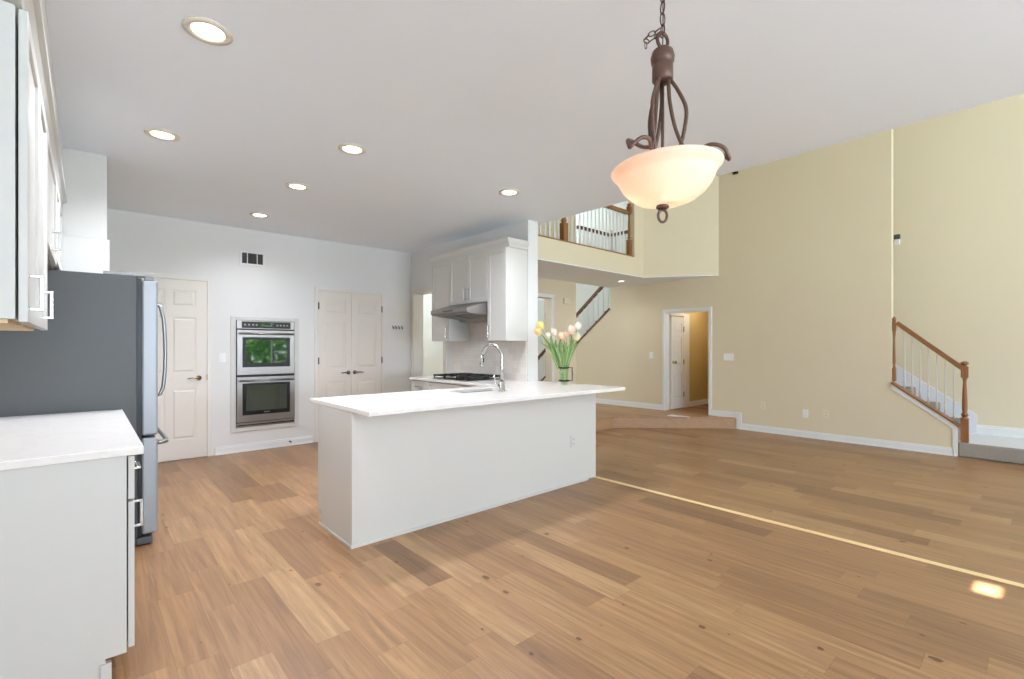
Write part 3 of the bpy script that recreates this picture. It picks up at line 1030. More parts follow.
def base_range(y0, y1, label, handle=True):
    t = thing('base_cabinet', (XR, y0, 0), label, 'cabinet', 'white base cabinets along the range wall')
    MB().box(3.168, XR - 0.001, y0, y1, 0.10, 0.868).build('carcass', 'cab', t, 0.002)
    MB().box(3.23, XR - 0.02, y0, y1, 0, 0.0995).build('toe_kick', 'cab', t)
    w = shaker((3.1675, y0 + 0.003, 0.72), '-X', y1 - y0 - 0.006, 0.14, 0.02, 0.03).build('drawer', 'cab', t, 0.002)
    pull(w, (3.1475, 0, 0), '-X', (y0 + y1) / 2, 0.79, 0.13, False, 'nickel')
    d = shaker((3.1675, y0 + 0.003, 0.105), '-X', y1 - y0 - 0.006, 0.605).build('door', 'cab', t, 0.002)
    pull(d, (3.1475, 0, 0), '-X', y1 - 0.05, 0.62, 0.11, True, 'nickel')
    return t


base_range(5.05, 5.47, 'white drawer cabinet left of the cooktop, next to the doorway')
base_range(4.27, 5.048, 'wide white base cabinet under the black cooktop')
base_range(3.96, 4.268, 'narrow white base cabinet between cooktop and peninsula corner')

# ------------------------------------------------------------------ peninsula
P = thing('peninsula_cabinet', (2.5, 3.27, 0), 'long white kitchen peninsula base with toe-kick notch at its left end', 'kitchen peninsula')
MB().box(1.292, 3.63, 2.95, 2.965, 0.0, 0.868).build('front_panel', 'cab', P, 0.002)
MB().prism([(2.9655, 0.0), (3.495, 0.0), (3.495, 0.10), (3.555, 0.10), (3.555, 0.868), (2.9655, 0.868)], 1.27, 1.289, 0).build('end_panel', 'cab', P, 0.002)
MB().box(1.266, 1.2915, 2.946, 2.9652, 0.0, 0.868).build('corner_trim', 'cab', P, 0.002)
mb = MB().box(1.2895, 3.62, 2.9655, 3.535, 0.10, 0.70).box(1.2895, 2.36, 2.9655, 3.535, 0.70, 0.868).box(2.94, 3.62, 2.9655, 3.535, 0.70, 0.868).box(1.2895, 3.62, 2.97, 3.46, 0, 0.10)
mb.build('carcass', 'cab', P)
MB().box(3.6205, 3.78, 2.9655, 3.938, 0.0, 0.868).box(3.17, 3.62, 3.576, 3.938, 0.0, 0.868).build('corner_unit', 'cab', P)
MB().box(1.256, 3.63, 2.934, 2.9455, 0.0, 0.02).box(1.256, 1.2655, 2.946, 3.50, 0.0, 0.02).build('shoe_moulding', 'cab', P, 0.003)
for k in range(4):
    a = 1.30 + k * 0.46
    d = shaker((a, 3.5355, 0.105), '+Y', 0.45, 0.75).build('door', 'cab', P, 0.002)
    MB(XF((0, 3.5555, 0), '+Y')).box(a + 0.40, a + 0.41, 0.68, 0.80, 0.022, 0.032).box(a + 0.40, a + 0.41, 0.68, 0.69, 0, 0.03).box(a + 0.40, a + 0.41, 0.79, 0.80, 0, 0.03).build('handle', 'chrome', d)


# L-shaped worktop with the sink cut-out, from a grid of cells
def plate(cells_x, cells_y, inside, z0, z1):
    bm = bmesh.new()
    vmap = {}

    def V_(i, j, z):
        k = (i, j, z)
        if k not in vmap:
            vmap[k] = bm.verts.new((cells_x[i], cells_y[j], z))
        return vmap[k]
    nx, ny = len(cells_x) - 1, len(cells_y) - 1
    ins = lambda i, j: 0 <= i < nx and 0 <= j < ny and inside((cells_x[i] + cells_x[i + 1]) / 2, (cells_y[j] + cells_y[j + 1]) / 2)
    for i in range(nx):
        for j in range(ny):
            if not ins(i, j): continue
            bm.faces.new([V_(i, j, z1), V_(i + 1, j, z1), V_(i + 1, j + 1, z1), V_(i, j + 1, z1)])
            bm.faces.new([V_(i, j + 1, z0), V_(i + 1, j + 1, z0), V_(i + 1, j, z0), V_(i, j, z0)])
            for (di, dj, a, b) in ((-1, 0, (i, j + 1), (i, j)), (1, 0, (i + 1, j), (i + 1, j + 1)), (0, -1, (i, j), (i + 1, j)), (0, 1, (i + 1, j + 1), (i, j + 1))):
                if not ins(i + di, j + dj):
                    bm.faces.new([V_(*a, z0), V_(*b, z0), V_(*b, z1), V_(*a, z1)])
    bmesh.ops.recalc_face_normals(bm, faces=bm.faces)
    return bm


SX0, SX1, SY0, SY1 = 2.38, 2.92, 3.28, 3.55
bm = plate([1.268, SX0, SX1, 3.125, XR - 0.001, 3.90], [2.70, SY0, SY1, 3.715, 3.938, 5.49],
           lambda x, y: not (SX0 < x < SX1 and SY0 < y < SY1) and (y < 3.715 or (x > 3.125 and (y < 3.938 or x < XR - 0.001))), 0.87, 0.90)
me = bpy.data.meshes.new('worktop')
bm.to_mesh(me); bm.free()
me.materials.append(M['quartz'])
o = bpy.data.objects.new('worktop', me)
COL.objects.link(o)
b_ = o.modifiers.new('bevel', 'BEVEL'); b_.width, b_.segments, b_.limit_method, b_.angle_limit = 0.003, 2, 'ANGLE', R(40)
tag(o, 'white quartz worktop covering the peninsula and turning along the range wall', 'worktop')

# sink
K = thing('kitchen_sink', (2.65, 3.415, 0.70), 'undermount steel sink set into the peninsula worktop', 'sink')
m = MB()
t_ = 0.004
a0, a1, b0, b1, z0, z1 = SX0 - 0.006, SX1 + 0.006, SY0 - 0.006, SY1 + 0.006, 0.702, 0.8695
m.box(a0, a1, b0, b1, z0, z0 + t_)
m.box(a0, a0 + t_, b0, b1, z0 + t_, z1).box(a1 - t_, a1, b0, b1, z0 + t_, z1).box(a0 + t_, a1 - t_, b0, b0 + t_, z0 + t_, z1).box(a0 + t_, a1 - t_, b1 - t_, b1, z0 + t_, z1)
m.build('basin', 'steel', K)
MB().lathe([(0.045, 0), (0.045, 0.003), (0.03, 0.004), (0.028, 0.001)], (2.65, 3.415, z0 + t_), 20).build('drain', 'chrome', K)

# faucet
fc = Vector((2.70, 3.145, 0.9005))
Fa = thing('kitchen_faucet', fc, 'tall gooseneck steel faucet on the peninsula behind the sink', 'faucet')
MB().lathe([(0.032, 0), (0.032, 0.008), (0.027, 0.012), (0.026, 0.085), (0.021, 0.09)], fc, 20).build('base', 'chrome', Fa)
pts = [fc + Vector((0, 0, 0.085)), fc + Vector((0, 0, 0.20)), fc + Vector((0, 0, 0.305))]
for k in range(1, 12):
    a = math.pi * k / 12 * 1.06
    pts.append(fc + Vector((-0.03 * (1 - math.cos(a)), 0.098 * (1 - math.cos(a)), 0.305 + 0.105 * math.sin(a))))
MB().tube(pts, 0.0155, 12).build('spout', 'chrome', Fa)
e_ = pts[-1]
hd = MB().tube([e_ + Vector((0, 0, 0.004)), e_ + Vector((-0.001, 0.004, -0.04)), e_ + Vector((-0.002, 0.007, -0.085)), e_ + Vector((-0.002, 0.008, -0.10))], [0.0145, 0.016, 0.019, 0.017], 12).build('spray_head', 'chrome', Fa)
MB().box(e_.x - 0.008, e_.x + 0.006, e_.y - 0.018, e_.y - 0.012, e_.z - 0.06, e_.z - 0.025).build('spray_button', 'black', hd)
MB().tube([fc + Vector((-0.025, 0.01, 0.055)), fc + Vector((-0.05, 0.015, 0.06)), fc + Vector((-0.062, 0.018, 0.085)), fc + Vector((-0.068, 0.02, 0.15))], [0.011, 0.010, 0.007, 0.006], 10).build('lever', 'chrome', Fa)

# cooktop
Kt = thing('gas_cooktop', (3.45, 4.66, 0.90), 'black gas cooktop with cast iron grates on the range worktop', 'cooktop')
MB().box(3.185, 3.70, 4.285, 5.035, 0.9005, 0.910).build('tray', 'steelh', Kt, 0.003)
MB().box(3.21, 3.69, 4.30, 5.02, 0.9105, 0.914).build('glass_top', 'black', Kt)
for (bx, by, br) in ((3.57, 4.44, 0.04), (3.57, 4.88, 0.04), (3.36, 4.44, 0.035), (3.36, 4.88, 0.035), (3.48, 4.66, 0.05)):
    b_ = MB().lathe([(br * 1.2, 0), (br * 1.2, 0.006), (br, 0.010), (br, 0.016), (br * 0.6, 0.018)], (bx, by, 0.9142), 18).build('burner', 'iron', Kt)
for k in range(3):
    ya, yb = 4.305 + k * 0.24, 4.305 + k * 0.24 + 0.232
    m = MB()
    g0 = 3.30 if k == 1 else 3.20
    for (p, q) in (((g0, ya, 0.945), (3.685, ya, 0.945)), ((g0, yb, 0.945), (3.685, yb, 0.945)), ((g0, ya, 0.945), (g0, yb, 0.945)), ((3.685, ya, 0.945), (3.685, yb, 0.945)),
                   ((g0, (ya + yb) / 2, 0.948), (3.685, (ya + yb) / 2, 0.948)), ((3.37, ya, 0.948), (3.37, yb, 0.948)), ((3.48, ya, 0.948), (3.48, yb, 0.948)), ((3.59, ya, 0.948), (3.59, yb, 0.948))):
        m.bar(p, q, 0.006, 0.009)
    for (fx_, fy_) in ((g0 + 0.005, ya + 0.005), (g0 + 0.005, yb - 0.005), (3.68, ya + 0.005), (3.68, yb - 0.005)):
        m.box(fx_ - 0.007, fx_ + 0.007, fy_ - 0.007, fy_ + 0.007, 0.9142, 0.94)
    m.build('grate', 'iron', Kt)
for k in range(5):
    y_ = 4.55 + k * 0.055
    MB().lathe([(0.020, 0), (0.019, 0.014), (0.015, 0.028), (0.013, 0.030)], (3.235, y_, 0.9142), 16).build('control_knob', 'nickel', Kt)

# ------------------------------------------------------------------ vase and tulips
vc = Vector((3.65, 3.27, 0.9005))
Vs = thing('flower_vase', vc, 'clear glass vase in a dark metal band holder on the peninsula worktop', 'vase')
pr = [(0.028, 0.0), (0.034, 0.004), (0.038, 0.06), (0.042, 0.13), (0.045, 0.205), (0.0425, 0.205), (0.039, 0.13), (0.035, 0.06), (0.030, 0.012), (0.004, 0.010)]
MB().lathe(pr, vc, 24).build('glass_body', 'vase', Vs)
hm = MB()
for zz in (0.046, 0.178):
    hm.tube([(vc.x + 0.049 * math.cos(a), vc.y + 0.049 * math.sin(a), vc.z + zz) for a in [2 * math.pi * k / 24 for k in range(24)]], 0.0075, 8, True)
rtv = Vector((math.cos(YAW), -math.sin(YAW), 0)); fwv = Vector((math.sin(YAW), math.cos(YAW), 0))
hm.tube([vc + rtv * 0.048 + Vector((0, 0, 0.178)), vc + rtv * 0.082 + Vector((0, 0, 0.182)), vc + rtv * 0.085 + Vector((0, 0, 0.11)), vc + rtv * 0.082 + Vector((0, 0, 0.045)), vc + rtv * 0.048 + Vector((0, 0, 0.046))], 0.005, 8)
hm.build('band_holder', 'iron', Vs)
PX = 4.88 / 475
tul = [(-21.5, 326.5, 0.02, (244, 222, 140), 'deep yellow tulip highest on the far left of the vase', 1.25),
       (-24, 332.5, -0.03, (248, 212, 146), 'orange-yellow tulip drooping lowest on the far left', 1.15),
       (-14, 336, 0.03, (250, 244, 226), 'creamy white tulip between the yellow and pink tulips', 0.95),
       (-9, 333.5, -0.02, (250, 224, 204), 'pale pink tulip left of the vase centre', 1.1),
       (-2, 337, 0.0, (250, 206, 172), 'peach tulip lowest above the vase centre', 1.1),
       (3, 335, 0.05, (250, 216, 190), 'soft peach tulip just right of the vase centre, set back', 1.0),
       (6.5, 331.5, -0.03, (250, 218, 196), 'large peach pink tulip right of the vase centre', 1.25),
       (13, 327.5, 0.02, (250, 240, 222), 'cream tulip highest on the far right of the vase', 1.15),
       (11.5, 338, -0.01, (250, 236, 196), 'pale yellow tulip lowest on the far right', 1.1)]
for i, (dpx, v, dep, rgb, lab, sc_) in enumerate(tul):
    top = vc + rtv * (dpx * PX) + fwv * dep
    top.z = 1.29 - (v - 347) / 475 * 4.88
    bot = vc + Vector((0.014 * math.cos(i * 2.4), 0.014 * math.sin(i * 2.4), 0.018))
    mid = vc + rtv * (dpx * PX * 0.22) + fwv * dep * 0.25 + Vector((0, 0, 0.22))
    t = thing('tulip', bot, lab, 'flower', 'tulips in the glass vase')
    cur = [bot * (1 - s) ** 2 + mid * 2 * s * (1 - s) + (top - Vector((0, 0, 0.03))) * s * s for s in [k / 9 for k in range(10)]]
    MB().tube(cur, 0.0036, 7).build('stem', 'stem', t)
    bl = paint('tulip_petal', rgb, 0.5, 0.06, 25, bump=0)
    ax = (cur[-1] - cur[-3]).normalized()
    m = MB()
    rs = [(0.004, 0.0), (0.018, 0.006), (0.026, 0.022), (0.027, 0.036), (0.022, 0.052), (0.017, 0.064)]
    rot = Vector((0, 0, 1)).rotation_difference(ax)
    for k in range(6):
        a0_ = 2 * math.pi * k / 6
        ro = 1.0 if k % 2 else 0.88
        vs, fs = [], []
        for ii, (rr, hh) in enumerate(rs):
            wd = [0.35, 0.75, 0.85, 0.8, 0.55, 0.08][ii]
            for jj in range(5):
                aa = a0_ + (jj - 2) / 2 * wd * 0.75
                q = Vector((rr * ro * math.cos(aa), rr * ro * math.sin(aa), hh + (0.003 if k % 2 else 0))) * sc_ * 1.18
                vs.append(tuple(cur[-1] + rot @ q))
        for ii in range(len(rs) - 1):
            for jj in range(4):
                fs.append((ii * 5 + jj, ii * 5 + jj + 1, ii * 5 + jj + 6, ii * 5 + jj + 5))
        m.add(vs, fs, True)
    m.build('bloom', bl, t, recalc=False)
    # two lance leaves hugging the stem
    for k in range(2):
        s0 = 0.36 + 0.06 * k
        base_ = cur[3 + k]
        out = (rtv * (0.05 if (k + i) % 2 else -0.055) + fwv * random.uniform(-0.03, 0.03))
        side = Vector((-ax.y, ax.x, 0))
        side = (rtv * 0.6 + fwv * random.uniform(-0.8, 0.8)).normalized()
        tip = base_ + (top - base_) * random.uniform(0.7, 0.92) + out
        vs, fs = [], []
        for q in range(8):
            s = q / 7
            c = base_.lerp(tip, s) + Vector((0, 0, 0.02 * math.sin(s * math.pi))) - out * 0.3 * math.sin(s * math.pi)
            wd = 0.021 * math.sin(math.pi * min(1, 0.12 + s * 0.88)) ** 0.8
            nrm = (tip - base_).normalized().cross(side).normalized()
            vs += [tuple(c - side * wd + nrm * wd * 0.35), tuple(c), tuple(c + side * wd + nrm * wd * 0.35)]
        for q in range(7):
            fs += [(q * 3, q * 3 + 1, q * 3 + 4, q * 3 + 3), (q * 3 + 1, q * 3 + 2, q * 3 + 5, q * 3 + 4)]
        lf = MB().add(vs, fs, True).build('leaf', 'leaf', t, recalc=False)
        so = lf.modifiers.new('thick', 'SOLIDIFY'); so.thickness = 0.0012

# ------------------------------------------------------------------ recessed ceiling lights
def downlight(x, y, z, label, watts, mat='lens', r=0.10, col=(0.86, 0.89, 0.97)):
    t = thing('recessed_light', (x, y, z), label, 'ceiling light', 'recessed ceiling lights')
    MB().lathe([(r, -0.0005), (r, -0.006), (r * 0.72, -0.010), (r * 0.66, -0.004), (r * 0.66, -0.0005)], (x, y, z), 28, closed=True).build('trim_ring', 'ringtrim', t)
    MB().lathe([(0.001, -0.002), (r * 0.655, -0.002), (r * 0.655, -0.0008), (0.001, -0.0008)], (x, y, z), 28).build('lens', mat, t)
    d = bpy.data.lights.new('downlight_glow', 'SPOT')
    d.energy, d.spot_size, d.spot_blend, d.shadow_soft_size, d.color = watts, R(150), 0.9, 0.06, col
    o = bpy.data.objects.new('downlight_glow', d)
    COL.objects.link(o)
    o.parent = t
    o.location = (0, 0, -0.03)
    return t


DW = 90
downlight(0.42, 2.57, CZ, 'recessed ceiling light nearest the camera, largest at top left', DW)
downlight(0.39, 4.03, CZ, 'recessed ceiling light nearest the left cabinets, above the refrigerator front', DW)
downlight(1.46, 3.39, CZ, 'recessed ceiling light above the left end of the peninsula', DW)
downlight(1.43, 4.51, CZ, 'middle recessed light of the row leading to the double oven', DW)
downlight(1.43, 5.77, CZ, 'smallest recessed ceiling light, closest to the wall vent', DW * 0.5)
downlight(2.97, 3.35, CZ, 'recessed ceiling light by the range cabinets, above the faucet', DW)
downlight(7.00, 4.93, LZ0, 'bright white recessed light under the loft, above the cream wall', 14, 'lensw', 0.08, (1, 0.96, 0.9))

# ------------------------------------------------------------------ pendant lamp
pc_ = Vector((1.691, 0.997, 0))
Pn = thing('pendant_lamp', (pc_.x, pc_.y, CZ), 'bronze pendant lamp with alabaster bowl hanging by a chain', 'pendant lamp')
PZ0 = lambda v: 1.29 + (347 - v) * 0.00394
bp = [(0.206, 1.990), (0.212, 1.986), (0.208, 1.976), (0.194, 1.962), (0.186, 1.952), (0.182, 1.940), (0.169, 1.914), (0.144, 1.885), (0.110, 1.861), (0.064, 1.846), (0.02, 1.841)]
inner = [(r - 0.005 if r > 0.03 else 0.015, z + 0.006) for (r, z) in reversed(bp)]
bowl_mb = MB().lathe(bp + inner, (0, 0, 0), 48)
tilt = Matrix.Rotation(R(-3.2), 3, fwv)
bowl_mb.v = [tuple(tilt @ (Vector(v) - Vector((0, 0, 1.845))) + Vector((pc_.x, pc_.y, 1.845)) + rtv * 0.020 + Vector((0, 0, 0.006))) for v in bowl_mb.v]
bowl_mb.build('bowl', 'alabaster', Pn)
fm = MB().lathe([(0.008, 1.852), (0.024, 1.846), (0.026, 1.838), (0.016, 1.832), (0.008, 1.829)], (pc_.x, pc_.y, 0), 20)
fm.tube([pc_ + rtv * (0.017 * math.sin(a) * (1 if math.cos(a) > 0 else 1)) + Vector((0, 0, 1.808 + (0.022 if math.cos(a) > 0 else 0.026) * math.cos(a))) for a in [2 * math.pi * k / 20 for k in range(20)]], 0.0055, 8, True)
fm.build('finial', 'bronze', Pn)
MB().lathe([(0.036, 2.335), (0.040, 2.34), (0.040, 2.395), (0.036, 2.40), (0.044, 2.41), (0.046, 2.43), (0.040, 2.452), (0.024, 2.466), (0.008, 2.47)], (pc_.x, pc_.y, 0), 28).build('cap', 'bronze', Pn)
MB().tube([pc_ + Vector((0, 0, 1.85)), pc_ + Vector((0, 0, 2.34))], 0.0065, 10).build('rod', 'bronze', Pn)
for ang in (-15, 105, 225):
    dr = rtv * math.cos(R(ang)) + fwv * math.sin(R(ang))
    tg = rtv * -math.sin(R(ang)) + fwv * math.cos(R(ang))
    P3 = lambda r, z, s=0.0: pc_ + dr * r + tg * s + Vector((0, 0, z))
    m = MB()

    def strand(cp, r):
        q = []
        n = len(cp)
        for i_ in range(n - 1):
            p0, p1, p2, p3 = cp[max(i_ - 1, 0)], cp[i_], cp[i_ + 1], cp[min(i_ + 2, n - 1)]
            for k_ in range(5):
                u = k_ / 5
                q.append(0.5 * ((2 * p1) + (p2 - p0) * u + (2 * p0 - 5 * p1 + 4 * p2 - p3) * u * u + (3 * p1 - p0 - 3 * p2 + p3) * u ** 3))
        q.append(cp[-1])
        m.tube(q, r, 8)
    strand([P3(0.026, 2.345, 0.004), P3(0.055, 2.30, 0.004), P3(0.088, 2.22, 0.004), P3(0.080, 2.13, 0.003), P3(0.060, 2.05, 0.0), P3(0.050, 1.97, 0.0), P3(0.02, 1.87)], 0.0075)
    strand([P3(0.022, 2.345, -0.006), P3(0.026, 2.25, -0.012), P3(0.048, 2.14, -0.008), P3(0.085, 2.055, 0.0), P3(0.120, 2.036, 0.016), P3(0.170, 2.048, 0.034), P3(0.215, 2.038, 0.026), P3(0.243, 2.004, 0.0)], 0.0075)
    strand([P3(0.105, 2.044, 0.006), P3(0.130, 2.046, -0.018), P3(0.175, 2.056, -0.032), P3(0.220, 2.042, -0.022), P3(0.243, 2.004, 0.0)], 0.0075)
    m.build('arm', 'bronze', Pn)
# ring, chain, loose chain
MB().tube([pc_ + Vector((0, 0, 2.497)) + (rtv * 0.9 + fwv * 0.45).normalized() * 0.027 * math.cos(a) + Vector((0, 0, 0.03 * math.sin(a))) for a in [2 * math.pi * k / 24 for k in range(24)]], 0.007, 8, True).build('ring', 'bronze', Pn)


def link(m, c, d, k, ln=0.029, wd=0.0115, r=0.0026):
    d = d.normalized()
    s1 = d.cross(Vector((0.31, 0.9, 0.2))).normalized()
    s2 = d.cross(s1)
    s_ = s1 if k % 2 else s2
    m.tube([c + d * ln * 0.95 * math.cos(a) * (1 if abs(math.cos(a)) < 2 else 1) + s_ * wd * math.sin(a) for a in [2 * math.pi * q / 14 for q in range(14)]], r, 6, True)


m = MB()
z_, k = 2.535, 0
while z_ < CZ - 0.02:
    link(m, Vector((pc_.x - 0.0, pc_.y, z_)), Vector((0.05, 0, 1)), k)
    z_ += 0.046
    k += 1
m.build('chain', 'bronze', Pn)
m = MB()
lp = [pc_ + rtv * a + Vector((0, 0, b)) for (a, b) in ((-0.012, 2.545), (-0.03, 2.53), (-0.055, 2.518), (-0.072, 2.500), (-0.055, 2.490), (-0.03, 2.508), (-0.012, 2.52))]
for k in range(len(lp) - 1):
    link(m, (lp[k] + lp[k + 1]) / 2, lp[k + 1] - lp[k], k, (lp[k + 1] - lp[k]).length * 0.62, 0.008, 0.0024)
link(m, pc_ + rtv * -0.066 + Vector((0, 0, 2.478)), Vector((0, 0, 1)), 1, 0.014, 0.005, 0.002)
m.build('loose_chain', 'bronze', Pn)
MB().lathe([(0.008, 2.715), (0.03, 2.722), (0.058, 2.738), (0.062, CZ - 0.0005)], (pc_.x, pc_.y, 0), 28).build('ceiling_canopy', 'bronze', Pn)
MB().tube([pc_ + Vector((0, 0, 2.47)), pc_ + Vector((0.004, 0, 2.60)), pc_ + Vector((0, 0, 2.72))], 0.0022, 6).build('cord', 'bronze', Pn)
for ang in (40, 160, 280):
    c = pc_ + (rtv * math.cos(R(ang)) + fwv * math.sin(R(ang))) * 0.05
    MB().lathe([(0.012, 1.99), (0.014, 1.98), (0.021, 1.962), (0.022, 1.948), (0.015, 1.934), (0.004, 1.929)], (c.x, c.y, 0), 14).build('bulb', 'alabaster', Pn)
    d = bpy.data.lights.new('pendant_glow', 'POINT')
    d.energy, d.color, d.shadow_soft_size = 0.55, (1, 0.88, 0.76), 0.03
    o = bpy.data.objects.new('pendant_glow', d)
    COL.objects.link(o)
    o.parent = Pn
    c2 = pc_ + (rtv * math.cos(R(ang)) + fwv * math.sin(R(ang))) * 0.06
    o.location = Vector((c2.x, c2.y, 1.915)) - Vector(Pn.location)


# ------------------------------------------------------------------ stairs and railings
def newel(parent, x, y, z0, z1, w=0.043, cap=True, name='newel_post'):
    h = z1 - z0
    m = MB()
    m.box(x - w, x + w, y - w, y + w, z0, z0 + h * 0.30)
    pf = [(w * 0.98, 0.30), (w * 0.6, 0.315), (w * 0.85, 0.33), (w * 0.95, 0.345), (w * 0.6, 0.37), (w * 0.72, 0.42), (w * 0.62, 0.60), (w * 0.45, 0.74), (w * 0.5, 0.78), (w * 0.8, 0.79), (w * 0.5, 0.80)]
    m.lathe([(a, z0 + h * b) for a, b in pf], (x, y, 0), 16)
    m.box(x - w * 0.92, x + w * 0.92, y - w * 0.92, y + w * 0.92, z0 + h * 0.80, z0 + h * 0.94)
    m.lathe([(w * 0.6, z0 + h * 0.94), (w * 0.55, z0 + h * 0.955), (w * 1.0, z0 + h * 0.965), (w * 1.0, z0 + h * 0.985), (w * 0.5, z1)], (x, y, 0), 16)
    return m.build(name, 'oak', parent, 0.003)


def baluster(parent, x, y, z0, z1, r=0.010, mat='trim', square=False):
    m = MB()
    if square:
        m.box(x - r, x + r, y - r, y + r, z0, z1)
    else:
        h = z1 - z0
        m.lathe([(r * 1.15, z0), (r * 1.15, z0 + h * 0.15), (r * 0.75, z0 + h * 0.17), (r * 1.1, z0 + h * 0.22), (r * 0.8, z0 + h * 0.6), (r * 0.65, z1)], (x, y, 0), 10)
    return m.build('baluster', mat, parent)


# near flight: knee wall cap + skirt, railing, carpet
struct('trim_14', MB().prism([(0.66, 0.355), (1.28, 0.82), (1.28, 0.755), (0.705, 0.324), (0.705, 0.0), (0.66, 0.0)], X2 - 0.014, X2 - 0.0005, 0), 'trim', 0.002)
capm = MB().prism([(0.63, 0.335), (1.279, 0.8215), (1.279, 0.846), (0.63, 0.36)], X2 - 0.03, X2 + 0.13, 0)
RL = thing('stair_railing', (X2 + 0.06, 0.62, PZ), 'oak stair railing with thin balusters at the far right, beside the carpeted steps', 'railing')
capm.build('shoe_rail', 'oakr', RL, 0.003)
newel(RL, X2 + 0.06, 0.605, PZ + 0.0, 1.12, 0.036)
m = MB().box(X2 + 0.03, X2 + 0.09, 1.243, 1.2795, 0.85, 1.02).box(X2 + 0.03, X2 + 0.09, 1.243, 1.2795, 1.50, 1.62)
m.lathe([(0.018, 1.02), (0.012, 1.05), (0.017, 1.10), (0.011, 1.40), (0.018, 1.50)], (X2 + 0.06, 1.261, 0), 12)
m.lathe([(0.014, 1.62), (0.022, 1.635), (0.022, 1.655), (0.008, 1.68)], (X2 + 0.06, 1.261, 0), 12)
m.build('half_newel', 'oak', RL, 0.003)
MB().bar((X2 + 0.06, 0.615, 1.03), (X2 + 0.06, 1.235, 1.03 + 0.62 * 0.92), 0.028, 0.026).build('handrail', 'oakr', RL, 0.008)
for k in range(7):
    y = 0.70 + k * 0.0765
    baluster(RL, X2 + 0.06, y, 0.36 + (y - 0.63) * SL1 + 0.0, 1.0 + (y - 0.615) * 0.92, 0.0085, 'balus')
m = MB()
prof = [(YS + 0.01, 0.0), (YS + 0.01, PZ), (0.66, PZ)]
y, z = 0.66, PZ
while z < 2.05:
    z += 0.19
    prof.append((y, z)); y += 0.19 / SL1; prof.append((y, z))
prof2 = prof + [(y, z - 0.4), (0.9, 0.0)]
m.prism(prof2, X2 + 0.122, X3 - 0.001, 0)
m.box(X2 + 0.005, X2 + 0.1215, YS + 0.01, 0.655, 0.0005, PZ)
o = m.build('carpeted_staircase', 'carpet', bevel=0.012)
MB().box(X2 + 0.03, X3 - 0.021, YS + 0.012, 0.657, PZ + 0.0003, PZ + 0.004).build('landing_lit_top', 'skirt', o)  # pale sheet paints window light onto the top of the carpet landing
o.children[0]['label'] = 'carpet landing top with bright window light painted in'
tag(o, 'grey carpeted stairs and landing step at the right edge behind the oak railing', 'stairs')
struct('trim_15', MB().prism([(0.56, PZ), (0.56, 0.40), (0.60, 0.445), (3.6, 0.445 + 3.0 * SL1), (3.6, 0.2 + 3.0 * SL1), (0.62, PZ)], X3 - 0.02, X3 - 0.0005, 0), 'skirt', 0.002)

# far flight
yT = lambda y: 0.17 + (7.95 - y) * SL2
m = MB()
y, z = 7.95, PZ
prof = [(y, z)]
while z < 2.70:
    z = min(z + 0.185, 2.755)
    prof.append((y, z)); y -= 0.185 / SL2; prof.append((y, z))
prof += [(y, z - 0.35), (7.5, PZ)]
m.prism(prof, X2 + 0.122, X3 - 0.014, 0)
o = m.build('carpeted_staircase', 'carpet', bevel=0.01)
tag(o, 'carpeted far stairs rising behind the cream wall under the loft', 'stairs')
R2 = thing('stair_railing', (X2 + 0.06, 6.6, 1.3), 'dark-railed stair balustrade rising right under the loft, left of the cream wall', 'railing')
MB().bar((X2 + 0.055, 5.655, yT(5.655) + 0.015), (X2 + 0.055, 7.9, yT(7.9) + 0.015), 0.075, 0.016).build('shoe_rail', 'darkwood', R2)
MB().bar((X2 + 0.06, 5.66, yT(5.66) + 0.66), (X2 + 0.06, 7.9, yT(7.9) + 0.66), 0.03, 0.028).build('handrail', 'darkwood', R2, 0.006)
for k in range(17):
    y = 5.74 + k * 0.125
    baluster(R2, X2 + 0.06, y, yT(y) + 0.02, yT(y) + 0.65, 0.013)
newel(R2, X2 + 0.06, 7.98, PZ, PZ + 1.05)

# loft guard rail
R3 = thing('loft_railing', (5.3, 4.50, LZ), 'oak loft guard railing with white balusters, above the kitchen wall', 'railing')
yl = 4.52
MB().box(XW + 0.01, 6.678, yl - 0.06, yl + 0.05, LZ + 0.0005, LZ + 0.025).build('shoe_rail', 'oakr', R3, 0.004)
MB().box(XW + 0.005, 6.58, yl - 0.032, yl + 0.032, 3.455, 3.515).build('handrail', wood('oak_rail_along', (120, 76, 40), (158, 108, 62), 0, 0.4), R3, 0.01)
newel(R3, 6.635, yl, LZ + 0.026, 3.645, 0.033)
newel(R3, 5.04, yl, LZ + 0.026, 3.645, 0.044)
x = 4.02
while x < 6.56:
    if abs(x - 5.04) > 0.07:
        baluster(R3, x, yl, LZ + 0.025, 3.454, 0.0135, 'trim', False)
    x += 0.091
# guard round the stairwell, seen dark between the front balusters
R4 = thing('stairwell_railing', (7.1, 5.60, LZ), 'dark handrail with balusters round the stairwell, behind the front loft railing', 'railing')
MB().bar((6.61, 5.60, 3.46), (7.60, 5.60, 3.46), 0.03, 0.027).build('handrail', 'darkwood', R4, 0.006)
MB().bar((7.60, 5.60, 3.46), (7.60, 4.50, 3.46), 0.03, 0.027).build('handrail', 'darkwood', R4, 0.006)
m = MB().box(7.565, 7.635, 5.565, 5.635, LZ, 3.56)
m.build('newel_post', 'trim', R4, 0.004)
for k in range(8):
    baluster(R4, 6.70 + k * 0.11, 5.60, LZ, 3.44, 0.012)
for k in range(9):
    baluster(R4, 7.60, 5.48 - k * 0.11, LZ, 3.44, 0.012)

